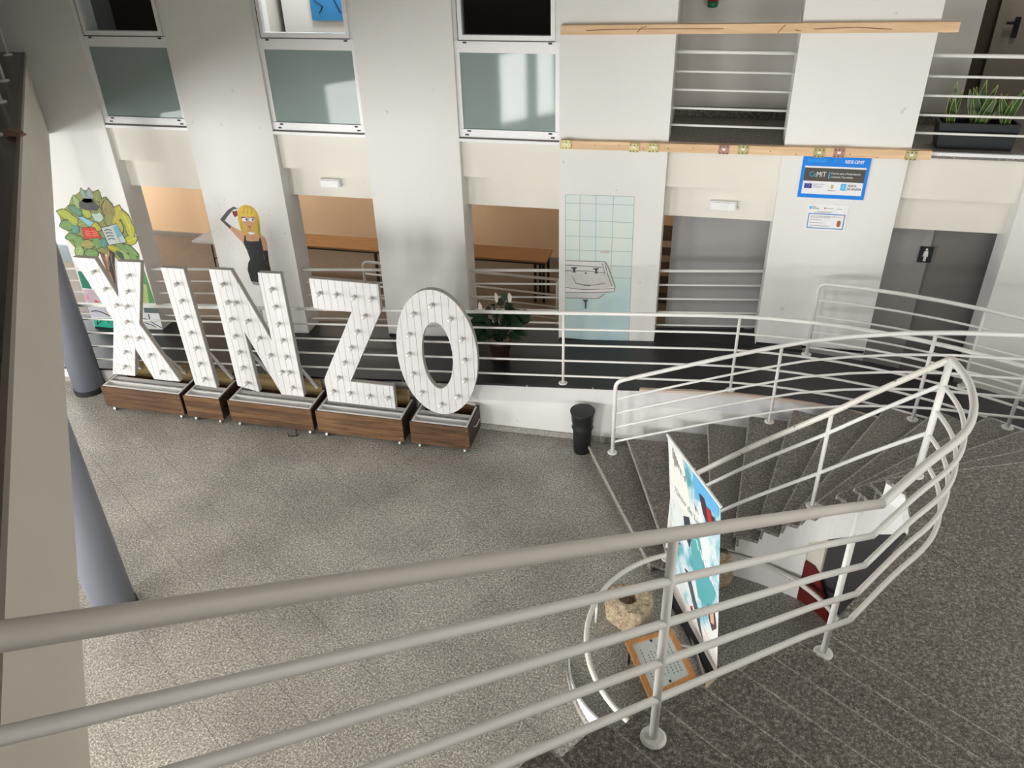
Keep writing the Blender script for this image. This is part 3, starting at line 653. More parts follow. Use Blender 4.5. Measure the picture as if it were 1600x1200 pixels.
BULB = {'X': [(-7.375, 2.041), (-7.286, 1.811), (-7.196, 1.589), (-6.885, 2.025), (-6.965, 1.804), (-7.046, 1.585), (-7.117, 1.36), (-7.197, 1.129), (-7.012, 1.129), (-7.287, 0.896), (-6.918, 0.886), (-7.369, 0.66), (-6.816, 0.647)], 'I': [(-6.232, 1.963), (-6.221, 1.735), (-6.222, 1.508), (-6.213, 1.285), (-6.197, 1.065), (-6.2, 0.831), (-6.192, 0.602)], 'N': [(-5.582, 2.012), (-5.576, 1.774), (-5.472, 1.772), (-5.585, 1.538), (-5.362, 1.537), (-5.586, 1.301), (-5.255, 1.304), (-5.58, 1.071), (-5.149, 1.07), (-5.582, 0.841), (-5.034, 0.836), (-5.569, 0.61), (-4.941, 1.999), (-4.939, 1.765), (-4.943, 1.532), (-4.933, 1.305), (-4.93, 1.07), (-4.933, 0.842), (-4.926, 0.615)], 'Z': [(-4.332, 1.994), (-4.115, 1.996), (-3.891, 1.986), (-3.673, 1.984), (-3.791, 1.748), (-3.912, 1.526), (-4.022, 1.295), (-4.142, 1.074), (-4.257, 0.841), (-4.361, 0.627), (-4.134, 0.626), (-3.875, 0.614), (-3.632, 0.615)], 'O': [(-2.943, 1.966), (-3.172, 1.832), (-2.725, 1.809), (-3.252, 1.554), (-2.607, 1.555), (-3.279, 1.286), (-2.589, 1.277), (-3.257, 1.013), (-2.6, 0.998), (-3.172, 0.754), (-2.706, 0.75), (-2.932, 0.607)]}
CR = {'X': (-7.72, -6.52), 'I': (-6.47, -5.94), 'N': (-5.82, -4.64), 'Z': (-4.58, -3.41), 'O': (-3.31, -2.55)}
LY = 8.02
def slab_polys(poly, hole, x0, x1):
    bmx = bmesh.new(); es = []
    for lp_ in ([poly] + ([hole] if hole else [])):
        vs = [bmx.verts.new((p[0], 0, p[1])) for p in lp_]
        es += [bmx.edges.new((vs[i], vs[(i + 1) % len(vs)])) for i in range(len(vs))]
    bmesh.ops.triangle_fill(bmx, use_beauty=True, use_dissolve=False, edges=es)
    for x, n in ((x0, (-1, 0, 0)), (x1, (1, 0, 0))):
        if x is None: continue
        bmesh.ops.bisect_plane(bmx, geom=bmx.verts[:] + bmx.edges[:] + bmx.faces[:], plane_co=(x, 0, 0), plane_no=n, clear_outer=True)
    bmx.faces.index_update(); bmx.normal_update()
    return bmx
def ext_obj(bmx, name, mat, parent, y, th):
    if not bmx.faces: bmx.free(); return None
    left = set(bmx.faces); isl = []
    while left:
        st_ = [left.pop()]; cur = list(st_)
        while st_:
            f0 = st_.pop()
            for e in f0.edges:
                for f1 in e.link_faces:
                    if f1 in left: left.discard(f1); st_.append(f1); cur.append(f1)
        isl.append(cur)
    if len(isl) > 1:
        for k in range(len(isl)):
            c = bmx.copy(); c.faces.ensure_lookup_table(); keep = {f.index for f in isl[k]}
            bmesh.ops.delete(c, geom=[f for f in c.faces if f.index not in keep], context='FACES'); ext_obj(c, name, mat, parent, y, th)
        bmx.free(); return None
    r = bmesh.ops.extrude_face_region(bmx, geom=bmx.faces[:])
    bmesh.ops.translate(bmx, verts=[v for v in r['geom'] if isinstance(v, bmesh.types.BMVert)], vec=(0, th, 0))
    bmesh.ops.recalc_face_normals(bmx, faces=bmx.faces)
    lo = wloc(parent)
    for v in bmx.verts: v.co += Vector((0, y, 0)) - lo
    me = bpy.data.meshes.new(name); bmx.to_mesh(me); bmx.free(); me.materials.append(mat)
    o = bpy.data.objects.new(name, me); COL.objects.link(o); o.parent = parent; return o
bulb_m = None; sock_m = None
for ch, (poly, hole) in LET.items():
    a, c = CR[ch]
    t = thing('marquee_letter', 'white planked letter %s with light bulbs, standing in its wooden crate' % ch, 'letter', ((a + c) / 2, LY + .05, .38), 'marquee letters')
    del t['group']
    body = ext_obj(slab_polys(poly, hole, None, None), 'letter_body', MEDGE, t, LY + .018, .055)
    xs = [p[0] for p in poly]; x = min(xs); pw = .087
    while x < max(xs):
        ext_obj(slab_polys(poly, hole, x + .0019, x + pw - .0019), 'plank', MWB, t, LY, .02); x += pw
    # white props behind
    for (px, pz, qx_) in {'X': ((-7.45, .9, -7.42), (-6.78, .85, -6.72)), 'I': ((-6.12, 1.0, -6.0),), 'N': ((-5.50, 1.05, -5.30), (-4.88, .95, -4.76)), 'Z': ((-4.3, .8, -4.25), (-4.12, .76, -4.06)), 'O': ((-3.05, .8, -3.1), (-2.68, .62, -2.6))}[ch]:
        G().tube([(px, LY + .07, pz), (qx_, 8.33, .43)], .022, 4).mk('prop', MWH, t)
    for (bx, bz) in BULB[ch]:
        p = Vector((bx, LY, bz)) - wloc(t)
        if bulb_m is None:
            so = G().lathe((bx, LY - .022, bz), [(.001, 0), (.019, 0), (.019, .024), (.001, .024)], 12, 'y').mk('socket', MSOC, t)
            bu = G().lathe((bx, LY - .085, bz), [(.001, 0), (.014, .004), (.025, .016), (.029, .034), (.025, .052), (.016, .063), (.001, .065)], 14, 'y').mk('bulb', MBULB, t, True)
            for oo in (so, bu):
                for v in oo.data.vertices: v.co -= p
                oo.location = p
            bulb_m, sock_m = bu, so
        else: copyo(sock_m, t, p); copyo(bulb_m, t, p)
    # crate
    k = thing('wooden_crate', 'brown stained plank crate on castors under the white letter %s' % ch, 'crate', ((a + c) / 2, 8.12, .07))
    y0, y1, z0, z1 = 7.85, 8.37, .075, .40
    n = 4; hh = (z1 - z0) / n
    for j in range(n):
        mt = MCRATE if ch in 'XO' else (MCRATEL if ch == 'Z' or j % 2 else MCRATE)
        G().box(a, c, y0, y0 + .018, z0 + j * hh + .0015, z0 + (j + 1) * hh - .0015).mk('plank', mt, k)
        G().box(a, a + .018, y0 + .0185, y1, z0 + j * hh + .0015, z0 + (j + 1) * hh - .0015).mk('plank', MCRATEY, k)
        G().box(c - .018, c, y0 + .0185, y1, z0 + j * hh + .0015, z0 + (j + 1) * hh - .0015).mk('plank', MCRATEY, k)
        G().box(a + .0185, c - .0185, y1 - .018, y1, z0 + j * hh + .0015, z0 + (j + 1) * hh - .0015).mk('plank', MCRATE, k)
    G().box(a + .0185, c - .0185, y0 + .0185, y1 - .0185, z0, z0 + .015).mk('bottom', MPLY, k)
    g = G(); g.box(a + .02, c - .02, y0 + .02, y0 + .042, z0 + .02, z1 + .004).box(a + .02, a + .042, y0 + .042, y1 - .042, z0 + .02, z1 + .004).box(c - .042, c - .02, y0 + .042, y1 - .042, z0 + .02, z1 + .004)
    g.box(a + .043, c - .043, LY + .076, LY + .13, z1 - .05, z1 - .015).box(a + .043, c - .043, y0 + .0425, LY - .005, z1 - .075, z1 - .06).box(a + .043, c - .043, LY - .03, LY - .006, z1 - .06, z1 + .004)
    g.mk('white_lining', MWH, k)
    if ch in 'XINZ': G().box(a + .06, c - .06, y1 - .035, y1 - .02, z1 - .1, z1 + .15).mk('back_board', MPLY, k)
    for (wx, wy) in ((a + .10, y0 + .035), (c - .07, y0 + .035), (a + .12, y1 - .08), (c - .1, y1 - .08)):
        ca = G().box(wx - .025, wx + .025, wy - .025, wy + .025, .069, .075).box(wx - .019, wx - .015, wy - .018, wy + .018, .025, .07).box(wx + .015, wx + .019, wy - .018, wy + .018, .025, .07).mk('castor', MSTEEL, k)
        gw_ = G().tube([(wx - .013, wy, .031), (wx + .013, wy, .031)], .031, 16).mk('wheel', MSTEEL, ca)
    if ch == 'O':
        G().tube(round_corner((c, 8.02, .31), (c + .045, 8.02, .31), (c + .045, 8.22, .31), .03)[:] + round_corner((c + .045, 8.02, .31), (c + .045, 8.2, .31), (c, 8.2, .31), .03), .008, 8).mk('handle', MSTEEL, k, True)
    for yy in (c - .03,): 
        for zz in (z0 + .05, z1 - .05): G().lathe((yy, y0 - .003, zz), [(.001, 0), (.006, 0), (.006, .003), (.001, .003)], 8, 'y').mk('screw', MSTEEL, k)
# bit of chain under the N crate
tag(G().tube(catmull([(-4.92, 7.9, .05), (-4.90, 7.83, .01), (-4.86, 7.80, .012), (-4.96, 7.76, .01), (-5.0, 7.8, .01)], 4), .007, 6).mk('chain', MSLOT), 'short metal chain on the floor under the crate of letter N', 'chain')
# ================================================================ MURALS
def paint(poly, col, y, parent, name):
    if not isinstance(col, tuple): mt = col
    else: mt = flat(col)
    return mk(name, [(p[0], y, p[1]) for p in poly] + [(p[0], y + .0006, p[1]) for p in poly],
              [list(range(len(poly)))] + [(i, (i + 1) % len(poly), len(poly) + (i + 1) % len(poly), len(poly) + i) for i in range(len(poly))], mt, parent)
def grow(poly, f):
    cx = sum(p[0] for p in poly) / len(poly); cz = sum(p[1] for p in poly) / len(poly)
    return [(cx + (p[0] - cx) * f, cz + (p[1] - cz) * f) for p in poly]
def line(pts, col, y, parent, r=.005, name='painted_line'):
    g = G()
    for p, q in zip(pts[:-1], pts[1:]):
        d = Vector((q[0] - p[0], q[1] - p[1])); 
        if d.length < 1e-6: continue
        n = Vector((-d.y, d.x)).normalized() * r
        g.add([(p[0] + n.x, y, p[1] + n.y), (q[0] + n.x, y, q[1] + n.y), (q[0] - n.x, y, q[1] - n.y), (p[0] - n.x, y, p[1] - n.y)], [(0, 1, 2, 3)])
    return g.mk(name, flat(col), parent)
YF = 9.6
tm = thing('tree_mural', 'painted tree with green leaves, open books and a dark hat', 'mural', (-8.5, YF, .6))
base_p = [(-8.821, 2.373), (-8.591, 2.496), (-8.411, 2.483), (-8.267, 2.364), (-8.162, 2.321), (-8.174, 2.252), (-8.031, 2.26), (-7.941, 2.166), (-7.936, 1.997), (-7.948, 1.794), (-8.056, 1.694), (-7.963, 1.566), (-7.987, 1.449), (-8.362, 1.432), (-8.403, 1.514), (-8.65, 1.517), (-8.695, 1.45), (-8.946, 1.453), (-9.06, 1.615), (-9.127, 1.716), (-9.065, 1.824), (-9.138, 1.963), (-9.123, 2.127), (-8.91, 2.25)]
paint(base_p, (.27, .28, .09), YF - .001, tm, 'crown')
LV = [(-8.756, 2.308, 0.197, 0.112, 1.75, (0.3, 0.42, 0.16)), (-8.602, 2.434, 0.169, 0.099, 1.66, (0.25, 0.33, 0.25)), (-8.492, 2.436, 0.175, 0.109, 1.4, (0.28, 0.38, 0.36)), (-8.379, 2.416, 0.197, 0.124, 1.05, (0.26, 0.27, 0.09)), (-8.298, 2.304, 0.226, 0.149, 1.05, (0.26, 0.27, 0.09)), (-9.029, 2.108, 0.254, 0.154, 2.88, (0.36, 0.42, 0.07)), (-8.914, 2.022, 0.226, 0.154, 2.62, (0.36, 0.42, 0.07)), (-9.064, 1.937, 0.24, 0.154, 3.32, (0.17, 0.3, 0.1)), (-8.824, 2.181, 0.226, 0.136, 2.62, (0.12, 0.26, 0.17)), (-8.644, 2.155, 0.175, 0.139, 1.57, (0.36, 0.42, 0.07)), (-8.932, 1.878, 0.169, 0.119, 3.84, (0.1, 0.28, 0.24)), (-9.045, 1.752, 0.226, 0.119, 3.32, (0.17, 0.3, 0.1)), (-8.944, 1.686, 0.226, 0.139, 4.01, (0.17, 0.3, 0.1)), (-8.806, 1.658, 0.254, 0.139, 3.32, (0.33, 0.3, 0.1)), (-8.627, 1.687, 0.197, 0.139, 4.36, (0.17, 0.3, 0.1)), (-8.51, 1.699, 0.169, 0.124, 1.05, (0.1, 0.28, 0.24)), (-8.989, 1.525, 0.226, 0.139, 4.01, (0.3, 0.42, 0.16)), (-8.786, 1.518, 0.254, 0.139, 3.32, (0.17, 0.3, 0.1)), (-8.119, 2.186, 0.254, 0.154, 1.05, (0.45, 0.4, 0.06)), (-8.019, 2.092, 0.254, 0.154, 1.75, (0.42, 0.42, 0.05)), (-7.991, 1.958, 0.268, 0.149, 1.4, (0.42, 0.42, 0.05)), (-8.03, 1.778, 0.254, 0.139, 0.35, (0.42, 0.42, 0.05)), (-8.258, 2.227, 0.31, 0.211, 1.4, (0.27, 0.23, 0.08)), (-8.289, 2.066, 0.226, 0.174, 1.05, (0.26, 0.27, 0.09)), (-8.178, 2.002, 0.254, 0.149, 1.75, (0.45, 0.4, 0.06)), (-8.224, 1.652, 0.254, 0.124, 5.59, (0.17, 0.3, 0.1)), (-8.348, 1.612, 0.254, 0.104, 5.93, (0.42, 0.42, 0.05)), (-8.082, 1.61, 0.254, 0.124, 5.59, (0.17, 0.3, 0.1)), (-8.203, 1.507, 0.226, 0.124, 5.24, (0.3, 0.42, 0.16)), (-8.074, 1.491, 0.197, 0.124, 5.24, (0.17, 0.3, 0.1)), (-8.284, 1.533, 0.169, 0.099, 5.24, (0.05, 0.1, 0.06)), (-8.759, 1.987, 0.226, 0.149, 3.49, (0.26, 0.27, 0.09)), (-8.568, 1.958, 0.197, 0.124, 2.62, (0.42, 0.42, 0.05))]
def leafp(cx, cz, L_, w, ang):
    pts = []
    for t in range(14):
        a = 2 * PI * t / 14; r = L_ * .5 * math.cos(a); s = w * .5 * math.sin(a) * (1.0 if math.cos(a) < 0 else (1 - math.cos(a) ** 2 * .75))
        pts.append((cx + r * math.cos(ang) - s * math.sin(ang), cz + r * math.sin(ang) + s * math.cos(ang)))
    return pts
for i, (x, z, l, w, an, c) in enumerate(LV):
    p = leafp(x, z, l, w, an); paint(grow(p, 1.13), (.03, .055, .03), YF - .0022 - i * .00008, tm, 'leaf_outline'); lo = paint(p, c, YF - .0030 - i * .00008, tm, 'leaf')
    line([(x - l * .38 * math.cos(an), z - l * .38 * math.sin(an)), (x + l * .38 * math.cos(an), z + l * .38 * math.sin(an))], tuple(v * 1.5 for v in c), YF - .0058, tm, .004, 'leaf_vein')
for nm, pl, c in [('red_book', [(-8.796, 1.913), (-8.679, 1.927), (-8.588, 1.932), (-8.522, 1.777), (-8.655, 1.768), (-8.822, 1.74)], (0.55, 0.05, 0.03)), ('large_book', [(-8.47, 1.934), (-8.319, 1.974), (-8.197, 2.011), (-8.118, 1.742), (-8.272, 1.711), (-8.428, 1.675)], (0.5, 0.58, 0.56)), ('blue_book', [(-8.813, 2.085), (-8.724, 2.086), (-8.568, 2.009), (-8.662, 1.942)], (0.22, 0.5, 0.6)), ('green_book', [(-8.569, 2.149), (-8.47, 2.149), (-8.409, 2.179), (-8.375, 2.091), (-8.458, 2.022), (-8.541, 2.037)], (0.45, 0.6, 0.48)), ('hat', [(-8.704, 2.301), (-8.6, 2.375), (-8.493, 2.371), (-8.453, 2.295), (-8.4, 2.258), (-8.463, 2.201), (-8.64, 2.199), (-8.725, 2.24)], (0.07, 0.07, 0.08)), ('hat_top', [(-8.641, 2.353), (-8.559, 2.401), (-8.493, 2.371), (-8.476, 2.323), (-8.582, 2.301), (-8.652, 2.323)], (0.42, 0.44, 0.47))]:
    paint(grow(pl, 1.07), (.06, .06, .06), YF - .0062, tm, nm + '_outline'); paint(pl, c, YF - .007, tm, nm)
line([(-8.266, 1.967), (-8.22, 1.735)], (.2, .25, .28), YF - .0075, tm, .006); line([(-8.681, 1.92), (-8.667, 1.767)], (.3, .02, .01), YF - .0075, tm, .006)
for q in [[(-8.434, 1.895), (-8.37, 1.92), (-8.307, 1.909)], [(-8.428, 1.851), (-8.365, 1.875), (-8.302, 1.865)], [(-8.423, 1.806), (-8.36, 1.83), (-8.296, 1.82)], [(-8.418, 1.761), (-8.354, 1.786), (-8.291, 1.775)]]: line(q, (.12, .14, .16), YF - .0075, tm, .009)
for q in [[(-8.764, 1.874), (-8.689, 1.865), (-8.546, 1.89)], [(-8.769, 1.841), (-8.694, 1.831), (-8.551, 1.857)], [(-8.774, 1.808), (-8.699, 1.798), (-8.555, 1.824)]]: line(q, (.8, .25, .15), YF - .0075, tm, .005)
paint([(-8.252, 1.978), (-8.181, 1.992), (-8.156, 1.831), (-8.23, 1.806)], (.15, .42, .55), YF - .0076, tm, 'book_picture')
for i, (q, c) in enumerate([([(-8.635, 1.56), (-8.557, 1.524), (-8.565, 1.223), (-8.534, 0.896), (-8.553, 0.872), (-8.593, 1.068), (-8.615, 1.349)], (0.16, 0.07, 0.035)), ([(-8.483, 1.613), (-8.373, 1.537), (-8.441, 1.362), (-8.534, 0.896), (-8.553, 1.05), (-8.545, 1.354)], (0.05, 0.035, 0.03)), ([(-8.452, 1.636), (-8.465, 1.53), (-8.535, 1.419), (-8.551, 1.268), (-8.557, 1.353), (-8.544, 1.461)], (0.5, 0.3, 0.17)), ([(-8.615, 1.519), (-8.588, 1.532), (-8.558, 1.246), (-8.539, 1.095), (-8.589, 1.222)], (0.28, 0.1, 0.06))]): paint(q, c, YF - .0060 - i * .0002, tm, 'trunk')
for q in [[(-8.516, 1.442), (-8.522, 1.356), (-8.571, 1.309), (-8.554, 1.224), (-8.548, 1.138), (-8.537, 1.029)], [(-8.572, 1.48), (-8.56, 1.31), (-8.562, 1.093)], [(-8.442, 1.532), (-8.473, 1.402), (-8.472, 1.231), (-8.521, 1.008)]]: line(q, (.5, .38, .2), YF - .0068, tm, .004)
for i, (q, c) in enumerate([([(-9.132, 1.202), (-9.031, 1.209), (-8.979, 0.922), (-9.143, 0.924)], (0.02, 0.22, 0.14)), ([(-9.146, 0.894), (-8.936, 0.912), (-8.898, 0.696), (-9.147, 0.674)], (0.62, 0.5, 0.56)), ([(-9.143, 0.652), (-8.875, 0.675), (-8.819, 0.45), (-9.164, 0.418)], (0.62, 0.62, 0.7)), ([(-9.145, 0.404), (-8.764, 0.439), (-8.821, 0.263), (-9.148, 0.255)], (0.02, 0.45, 0.32)), ([(-7.969, 1.397), (-7.956, 1.292), (-7.93, 0.769), (-8.165, 0.749)], (0.1, 0.3, 0.1)), ([(-8.062, 1.089), (-7.988, 1.074), (-8.036, 0.76), (-8.165, 0.749)], (0.45, 0.52, 0.22)), ([(-8.159, 0.693), (-7.917, 0.699), (-7.922, 0.601), (-8.167, 0.59)], (0.1, 0.14, 0.15)), ([(-8.174, 0.567), (-7.913, 0.591), (-7.923, 0.333), (-8.202, 0.315)], (0.72, 0.76, 0.74)), ([(-8.993, 0.745), (-8.944, 0.715), (-8.891, 0.697), (-9.001, 0.687)], (0.7, 0.1, 0.12)), ([(-9.147, 0.777), (-9.084, 0.823), (-9.074, 0.749), (-9.131, 0.721)], (0.72, 0.3, 0.4))]): paint(q, c, YF - .003 - i * .0002, tm, 'painted_patch')
for q in [[(-9.127, 0.527), (-9.024, 0.547), (-8.914, 0.523), (-8.811, 0.474)], [(-8.222, 0.482), (-8.13, 0.48), (-8.056, 0.417), (-7.925, 0.349)], [(-8.22, 0.414), (-8.111, 0.389), (-8.029, 0.351)], [(-8.102, 0.574), (-8.106, 0.482)], [(-9.123, 0.399), (-9.061, 0.369), (-9.098, 0.295), (-8.987, 0.376), (-8.88, 0.41), (-8.855, 0.342)]]: line(q, (.03, .03, .05), YF - .0062, tm, .008)
wm_ = thing('woman_mural', 'painted blonde woman in black dress and long gloves on the white pillar', 'mural', (-5.9, YF, 1.2))
for i, (nm, q, c) in enumerate([('arm', [(-6.362, 2.098), (-6.218, 2.03), (-6.174, 1.967), (-6.215, 1.84), (-6.318, 1.957), (-6.389, 2.052)], (0.6, 0.33, 0.19)), ('glove', [(-6.505, 2.181), (-6.358, 2.323), (-6.256, 2.38), (-6.186, 2.356), (-6.273, 2.334), (-6.38, 2.23), (-6.439, 2.168), (-6.356, 2.094), (-6.387, 2.05)], (0.075, 0.075, 0.08)), ('flower', [(-6.287, 2.318), (-6.248, 2.314), (-6.212, 2.331), (-6.221, 2.25), (-6.267, 2.228), (-6.291, 2.268)], (0.22, 0.015, 0.05)), ('hair', [(-6.219, 2.289), (-6.187, 2.352), (-6.137, 2.393), (-6.078, 2.416), (-6.011, 2.409), (-5.95, 2.378), (-5.911, 2.31), (-5.9, 2.22), (-5.911, 2.115), (-5.924, 2.036), (-5.919, 1.943), (-5.955, 1.97), (-5.979, 2.019), (-6.157, 1.994), (-6.161, 1.941), (-6.199, 1.992), (-6.223, 2.069), (-6.227, 2.187)], (0.66, 0.44, 0.05)), ('neck', [(-6.169, 1.967), (-6.113, 2.037), (-6.043, 2.041), (-5.986, 2.019), (-5.937, 1.955), (-5.972, 1.886), (-6.182, 1.879)], (0.6, 0.33, 0.19)), ('arm', [(-5.934, 2.002), (-5.874, 1.96), (-5.856, 1.881), (-5.87, 1.763), (-5.939, 1.758), (-5.938, 1.848), (-5.95, 1.928)], (0.6, 0.33, 0.19)), ('glove', [(-5.94, 1.761), (-5.867, 1.766), (-5.885, 1.567), (-5.874, 1.426), (-5.904, 1.468), (-5.936, 1.591), (-5.941, 1.7)], (0.012, 0.013, 0.015)), ('dress', [(-6.178, 1.973), (-6.162, 1.97), (-6.167, 1.893), (-6.097, 1.885), (-5.972, 1.9), (-5.955, 1.948), (-5.937, 1.949), (-5.934, 1.768), (-5.947, 1.686), (-5.934, 1.563), (-5.877, 1.429), (-6.087, 1.406), (-6.117, 1.262), (-6.229, 1.272), (-6.246, 1.442), (-6.214, 1.549), (-6.169, 1.615), (-6.189, 1.75), (-6.22, 1.843)], (0.012, 0.013, 0.015)), ('dress_fade', [(-6.226, 1.272), (-6.114, 1.262), (-6.113, 1.213), (-6.204, 1.22)], (0.3, 0.3, 0.3)), ('face', [(-6.17, 2.246), (-5.947, 2.254), (-5.98, 2.163), (-6.027, 2.115), (-6.062, 2.033), (-6.11, 2.03), (-6.111, 2.109), (-6.164, 2.159)], (0.6, 0.33, 0.19)), ('fringe', [(-6.183, 2.236), (-6.126, 2.349), (-6.045, 2.379), (-5.955, 2.359), (-5.938, 2.244), (-5.975, 2.265), (-6.033, 2.249), (-6.099, 2.258), (-6.15, 2.242)], (0.7, 0.5, 0.07)), ('hair_lock', [(-6.19, 2.229), (-6.173, 2.138), (-6.12, 2.036), (-6.141, 1.969), (-6.193, 2.018), (-6.22, 2.096)], (0.6, 0.42, 0.07)), ('hair_lock', [(-5.952, 2.243), (-5.985, 2.15), (-6.033, 2.055), (-5.991, 1.992), (-5.945, 1.981), (-5.924, 2.115)], (0.6, 0.42, 0.07)), ('eye', [(-6.071, 2.21), (-6.078, 2.197), (-6.093, 2.185), (-6.113, 2.178), (-6.133, 2.177), (-6.151, 2.182), (-6.161, 2.191), (-6.163, 2.204), (-6.155, 2.218), (-6.14, 2.229), (-6.12, 2.236), (-6.1, 2.237), (-6.083, 2.233), (-6.073, 2.223)], (0.82, 0.82, 0.82)), ('eye', [(-5.974, 2.211), (-5.981, 2.198), (-5.995, 2.187), (-6.014, 2.18), (-6.034, 2.179), (-6.051, 2.184), (-6.061, 2.193), (-6.062, 2.205), (-6.055, 2.218), (-6.041, 2.229), (-6.022, 2.236), (-6.002, 2.237), (-5.986, 2.232), (-5.976, 2.223)], (0.82, 0.82, 0.82)), ('iris', [(-6.076, 2.207), (-6.079, 2.199), (-6.086, 2.192), (-6.094, 2.188), (-6.102, 2.188), (-6.108, 2.191), (-6.112, 2.197), (-6.112, 2.205), (-6.108, 2.213), (-6.102, 2.22), (-6.094, 2.224), (-6.086, 2.224), (-6.079, 2.221), (-6.076, 2.215)], (0.1, 0.17, 0.22)), ('iris', [(-5.979, 2.21), (-5.983, 2.203), (-5.989, 2.196), (-5.997, 2.193), (-6.005, 2.192), (-6.011, 2.195), (-6.015, 2.201), (-6.015, 2.208), (-6.012, 2.216), (-6.006, 2.222), (-5.998, 2.226), (-5.99, 2.226), (-5.983, 2.223), (-5.98, 2.218)], (0.1, 0.17, 0.22)), ('eyelash', [(-6.177, 2.227), (-6.164, 2.241), (-6.11, 2.237), (-6.073, 2.22), (-6.119, 2.227)], (0.012, 0.013, 0.015)), ('eyelash', [(-5.956, 2.238), (-5.966, 2.242), (-6.008, 2.237), (-6.045, 2.225), (-6.009, 2.229)], (0.012, 0.013, 0.015)), ('lips', [(-6.091, 2.104), (-6.068, 2.116), (-6.049, 2.107), (-6.07, 2.09)], (0.32, 0.02, 0.02)), ('choker', [(-6.127, 2.016), (-6.081, 2.026), (-5.999, 2.02), (-6.032, 1.996), (-6.075, 1.986)], (0.85, 0.85, 0.84))]): paint(q, c, YF - .001 - i * .0003, wm_, nm)
for q in [[(-6.134, 2.284), (-6.096, 2.363), (-6.056, 2.391)], [(-6.065, 2.288), (-6.044, 2.354), (-6.039, 2.405)], [(-6.011, 2.285), (-5.985, 2.344), (-6.001, 2.394)], [(-6.188, 2.164), (-6.194, 2.045), (-6.174, 1.98)], [(-5.923, 2.219), (-5.938, 2.114), (-5.95, 1.994)], [(-6.062, 1.921), (-6.049, 1.948), (-6.053, 1.974)]]: line(q, (.42, .25, .04), YF - .0085, wm_, .003)
for cx, cz in [(-6.436, 2.46), (-5.784, 2.337), (-6.582, 1.993), (-6.366, 1.806), (-5.779, 1.886)]:   # faint relief swirls
    for k in range(5):
        a = k * 1.257; line([(cx + .03 * math.cos(a), cz + .03 * math.sin(a)), (cx + .07 * math.cos(a + .3), cz + .07 * math.sin(a + .3)), (cx + .09 * math.cos(a + .8), cz + .09 * math.sin(a + .8))], (.66, .65, .62), YF - .001, wm_, .003, 'painted_swirl')
sm_ = thing('washbasin_mural', 'painted white washbasin on pale blue-green tiles', 'mural', (-1.1, YF, .8))
m, nt, b = new_mat('aqua_wash'); MAQ = m
f1 = noise(nt, pos(nt, (2.5, 1, .8)), 1.7, 4); f2 = nt.nodes.new('ShaderNodeSeparateXYZ'); L(nt, pos(nt), f2.inputs[0])
mr = nt.nodes.new('ShaderNodeMapRange'); mr.inputs[1].default_value = .8; mr.inputs[2].default_value = 2.7; L(nt, f2.outputs[2], mr.inputs[0])
c1 = ramp(nt, mr.outputs[0], [(0, (.40, .58, .62)), (.35, (.45, .63, .65)), (.55, (.62, .72, .66)), (1, (.72, .78, .75))])
c2 = ramp(nt, f1, [(.3, (.78, .80, .68)), (.7, (.55, .74, .82))]); L(nt, mix(nt, .35, c1, c2), b.inputs['Base Color']); b.inputs['Roughness'].default_value = .6
paint([(-1.675, 2.792), (-0.84, 2.811), (-0.812, 0.844), (-1.665, 0.766)], MAQ, YF - .001, sm_, 'painted_tiles')
for q in [[(-1.497, 2.8), (-1.487, 1.943)], [(-1.302, 2.802), (-1.282, 1.943)], [(-1.089, 2.805), (-1.087, 2.24), (-1.083, 1.765)], [(-1.674, 2.685), (-0.838, 2.703)], [(-1.672, 2.469), (-0.833, 2.481)], [(-1.67, 2.259), (-0.828, 2.278)], [(-1.669, 2.07), (-0.829, 2.103)], [(-1.125, 1.893), (-0.827, 1.903)], [(-1.068, 1.732), (-0.825, 1.741)], [(-1.675, 2.792), (-0.84, 2.811)], [(-1.675, 2.792), (-1.665, 0.766)], [(-0.84, 2.811), (-0.812, 0.844)]]: line(q, (.25, .36, .38), YF - .002, sm_, .0025)
